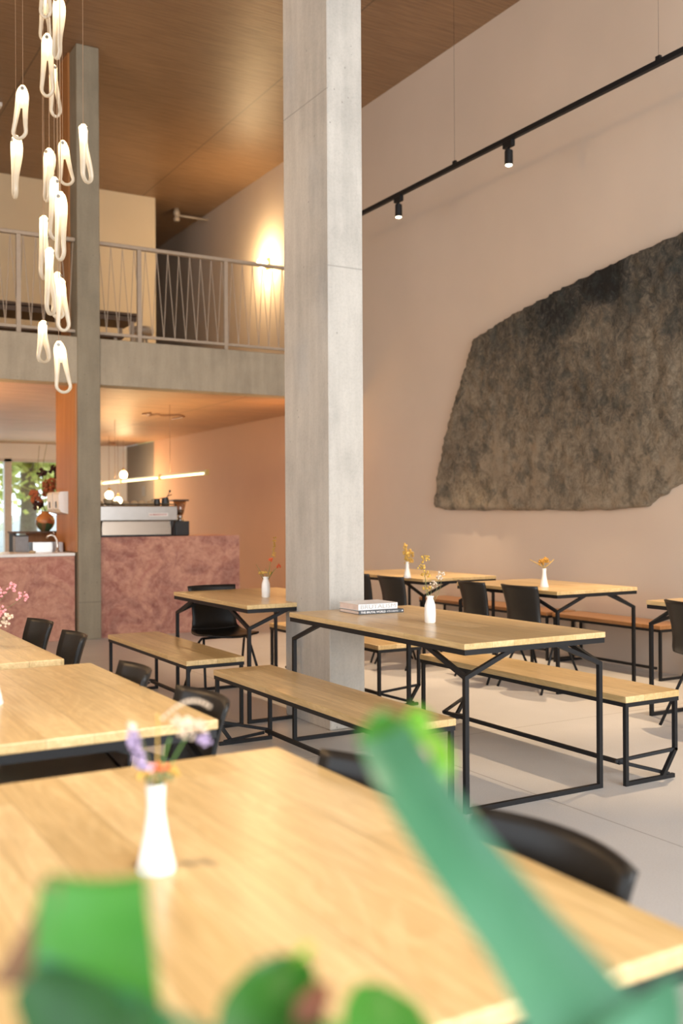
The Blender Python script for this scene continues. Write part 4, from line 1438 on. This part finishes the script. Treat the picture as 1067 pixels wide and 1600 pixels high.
def cp(a, b, w):
    """metres right of, above and ahead of the camera."""
    return C0 + RI * a + UI * b + F * w


RS, US = RI.copy(), UI.copy()


def px(u, v, w):
    return cp((u - 533.5) / 1555 * w, -(v - 800) / 1555 * w, w)


# strap leaf: rises from the lower right, folds over at the top
ribbon([(PX, PY, 0.37), px(1010, 1750, .53), px(915, 1600, .55), px(815, 1460, .58), px(715, 1330, .61), px(640, 1220, .65), px(600, 1150, .69)],
       [0.012, 0.05, 0.062, 0.047, 0.043, 0.040, 0.036], [RS + US * .0, RS * .8 + US * .6, RS * .82 + US * .57, RS * .84 + US * .54, RS * .84 + US * .54, RS * .86 + US * .5, RS * .9 + US * .4], M['leaf_strap'], 'strap_leaf', 0.10)
ribbon([px(600, 1155, .69), px(612, 1128, .71), px(640, 1125, .72), px(668, 1150, .71), px(684, 1190, .69), px(690, 1235, .68)],
       [0.036, 0.036, 0.034, 0.03, 0.022, 0.006], [RS * .9 + US * .4, RS * .8 + US * .3, RS * .75 - US * .2, RS * .8 - US * .1, RS, RS], M['leaf_bright'], 'curled_leaf_tip', 0.15)
ribbon([px(655, 1165, .70), px(668, 1190, .69), px(680, 1225, .68)], [0.010, 0.016, 0.006], [RS, RS, RS], M['pink_bloom'], 'faded_leaf_edge', 0.1)
# broad leaf at the lower left, cut square at its folded top
ribbon([(PX, PY, 0.37), px(170, 1800, .55), px(158, 1650, .575), px(150, 1560, .585), px(150, 1480, .60), px(148, 1410, .605), px(152, 1378, .61), px(155, 1372, .63)],
       [0.012, 0.05, 0.092, 0.078, 0.072, 0.067, 0.062, 0.06], [RS, RS, RS, RS, RS * .99 + US * .05, RS, RS, RS], M['leaf_bright'], 'broad_leaf', 0.06)
ribbon([px(10, 1540, .595), px(45, 1470, .60), px(72, 1420, .603), px(78, 1375, .606)], [0.022, 0.020, 0.012, 0.012], [RS, RS * .9 + US * .3, RS, RS], M['leaf_dry'], 'dry_leaf_edge', 0.05)
ribbon([(PX, PY, 0.37), px(260, 1800, .50), px(170, 1670, .53), px(110, 1590, .55), px(40, 1530, .57)],
       [0.012, 0.05, 0.07, 0.06, 0.02], [RS * .6 + US * .8] * 5, M['leaf_dark'], 'lower_leaf', 0.08)
ribbon([px(330, 1620, .53), px(200, 1560, .545), px(60, 1495, .57)], [0.010, 0.009, 0.005], [RS * .45 + US * .9] * 3, M['leaf_strap'], 'pale_midrib', 0.05)
# rounded leaves along the bottom edge
ribbon([(PX, PY, 0.37), px(440, 1790, .56), px(432, 1670, .58), px(425, 1580, .60), px(440, 1520, .62), px(455, 1490, .63)],
       [0.012, 0.07, 0.074, 0.062, 0.042, 0.010], [RS] * 6, M['leaf_dark'], 'round_leaf', 0.12)
ribbon([px(452, 1512, .612), px(470, 1492, .618), px(485, 1488, .622)], [0.010, 0.014, 0.008], [RS * .5 + US * .8] * 3, M['leaf_strap'], 'pale_leaf_tip', 0.1)
ribbon([px(480, 1600, .585), px(490, 1565, .59), px(505, 1535, .60)], [0.016, 0.020, 0.008], [RS] * 3, M['leaf_spot'], 'brown_leaf_spot', 0.05)
ribbon([(PX, PY, 0.37), px(600, 1760, .56), px(605, 1650, .58), px(595, 1580, .60), px(575, 1535, .62)],
       [0.012, 0.06, 0.06, 0.046, 0.010], [RS] * 5, M['leaf_bright'], 'small_leaf', 0.12)
for a, b in ((0.02, 0.9), (-0.05, 0.75)):
    MB().tube([(a * .3, 0, 0.37), (a, 0.02, b * .6)], 0.008, 8).build('stalk', M['stem_green'], pt, True)

# ------------------------------------------------------------------ outside the far window
struct('ground_outside', MB().box((-15, 20.2, -0.25), (30, 60, -0.05)), M['pave'])
tag(MB().box((-15, 20.2, -0.05), (30, 24.0, -0.02)).build('lawn', M['grass'], None), 'strip of green lawn outside the far window', 'lawn', None, 'stuff')
random.seed(9)


def tree(label, x, y, h, R, n, seed):
    random.seed(seed)
    t = thing('tree', label, 'tree', (x, y, -0.05))
    MB().tube([(0, 0, 0), (0.05, 0, h * .35), (0.0, 0.05, h * .7), (0.1, 0, h)], [0.24, 0.2, 0.15, 0.05], 10).build('trunk', M['bark'], t, True)
    m = MB()
    for i in range(n):
        d = V((random.gauss(0, .5), random.gauss(0, .5), random.gauss(0, .5)))
        c = V((0, 0, h * .78)) + V((d.x * R, d.y * R, d.z * R * 1.0))
        a = random.uniform(0, 6.3)
        s = random.uniform(.10, .26)
        u = V((math.cos(a), math.sin(a), random.uniform(-.6, .6))) * s
        w = V((-math.sin(a), math.cos(a), random.uniform(-1, 1))) * s * .6
        vs = [m.bm.verts.new(c + q) for q in (u, w, -u, -w)]
        m.bm.faces.new(vs)
    cr_ = m.build('crown', M['foliage'], t)
    return t


tree('autumn tree with a grey trunk outside the far window, nearest the mullion', 5.6, 25.0, 4.6, 1.6, 2600, 4)
tree('bushy tree outside the far window behind the dried arrangement', 11.2, 36.0, 5.4, 2.4, 2600, 5)
tree('bushy tree outside the far window at the left edge of the photo', 5.0, 36.5, 4.6, 2.2, 2200, 6)
cb = thing('parked_car', 'pale parked car outside the far window', 'car', (7.4, 29.5, -0.05))
MB().prism([(-2.1, 0.3), (2.1, 0.3), (2.15, 0.75), (1.3, 0.9), (0.7, 1.4), (-1.0, 1.4), (-1.7, 0.95), (-2.15, 0.85)], 'y', -0.85, 0.85).build('body', M['car_paint'], cb)
for x in (-1.3, 1.3):
    for y in (-0.8, 0.8):
        w = MB().lathe([(0.0, -0.1), (0.31, -0.1), (0.31, 0.1), (0.0, 0.1)], 20)
        for v in w.bm.verts:
            v.co = Matrix.Translation((x, y, 0.31)) @ Matrix.Rotation(math.pi / 2, 4, 'X') @ v.co
        w.build('wheel', M['black_plastic'], cb)

# ------------------------------------------------------------------ lamps' own light and added warm fill
point('left_warm_fill', (-1.4, 6.8, 3.4), 170, (1.0, 0.62, 0.30), 0.2)  # unseen warm fill added at the left; no lamp hangs there
point('sconce_glow', (6.22, 13.2, 5.02), 70, (1.0, 0.70, 0.36), 0.08)
point('bar_lamp_glow', (5.6, 11.2, 2.2), 9, ORANGE, 0.12)
area('tube_lamp_glow', (4.5, 13.0, 1.88), (4.5, 13.0, 2.7), 0.05, 3.9, 16, (1.0, 0.66, 0.28))
area('tube_lamp_glow', (1.3, 12.2, 1.88), (1.3, 12.2, 2.7), 0.05, 2.8, 40, (1.0, 0.60, 0.24))  # upward fill from the added unseen tube lamp
point('tube_lamp_glow', (1.4, 11.6, 1.75), 20, (1.0, 0.60, 0.24), 0.1)  # extra warm fill beside the added unseen tube lamp
area('tube_lamp_glow', (4.5, 13.0, 1.79), (4.5, 13.0, 0.0), 0.05, 3.9, 14, (1.0, 0.66, 0.28))
for x, y, z in ((5.85, 18.1, 2.0), (5.33, 17.3, 1.6)):
    point('globe_lamp_glow', (x, y, z), 25, WARM, 0.08)
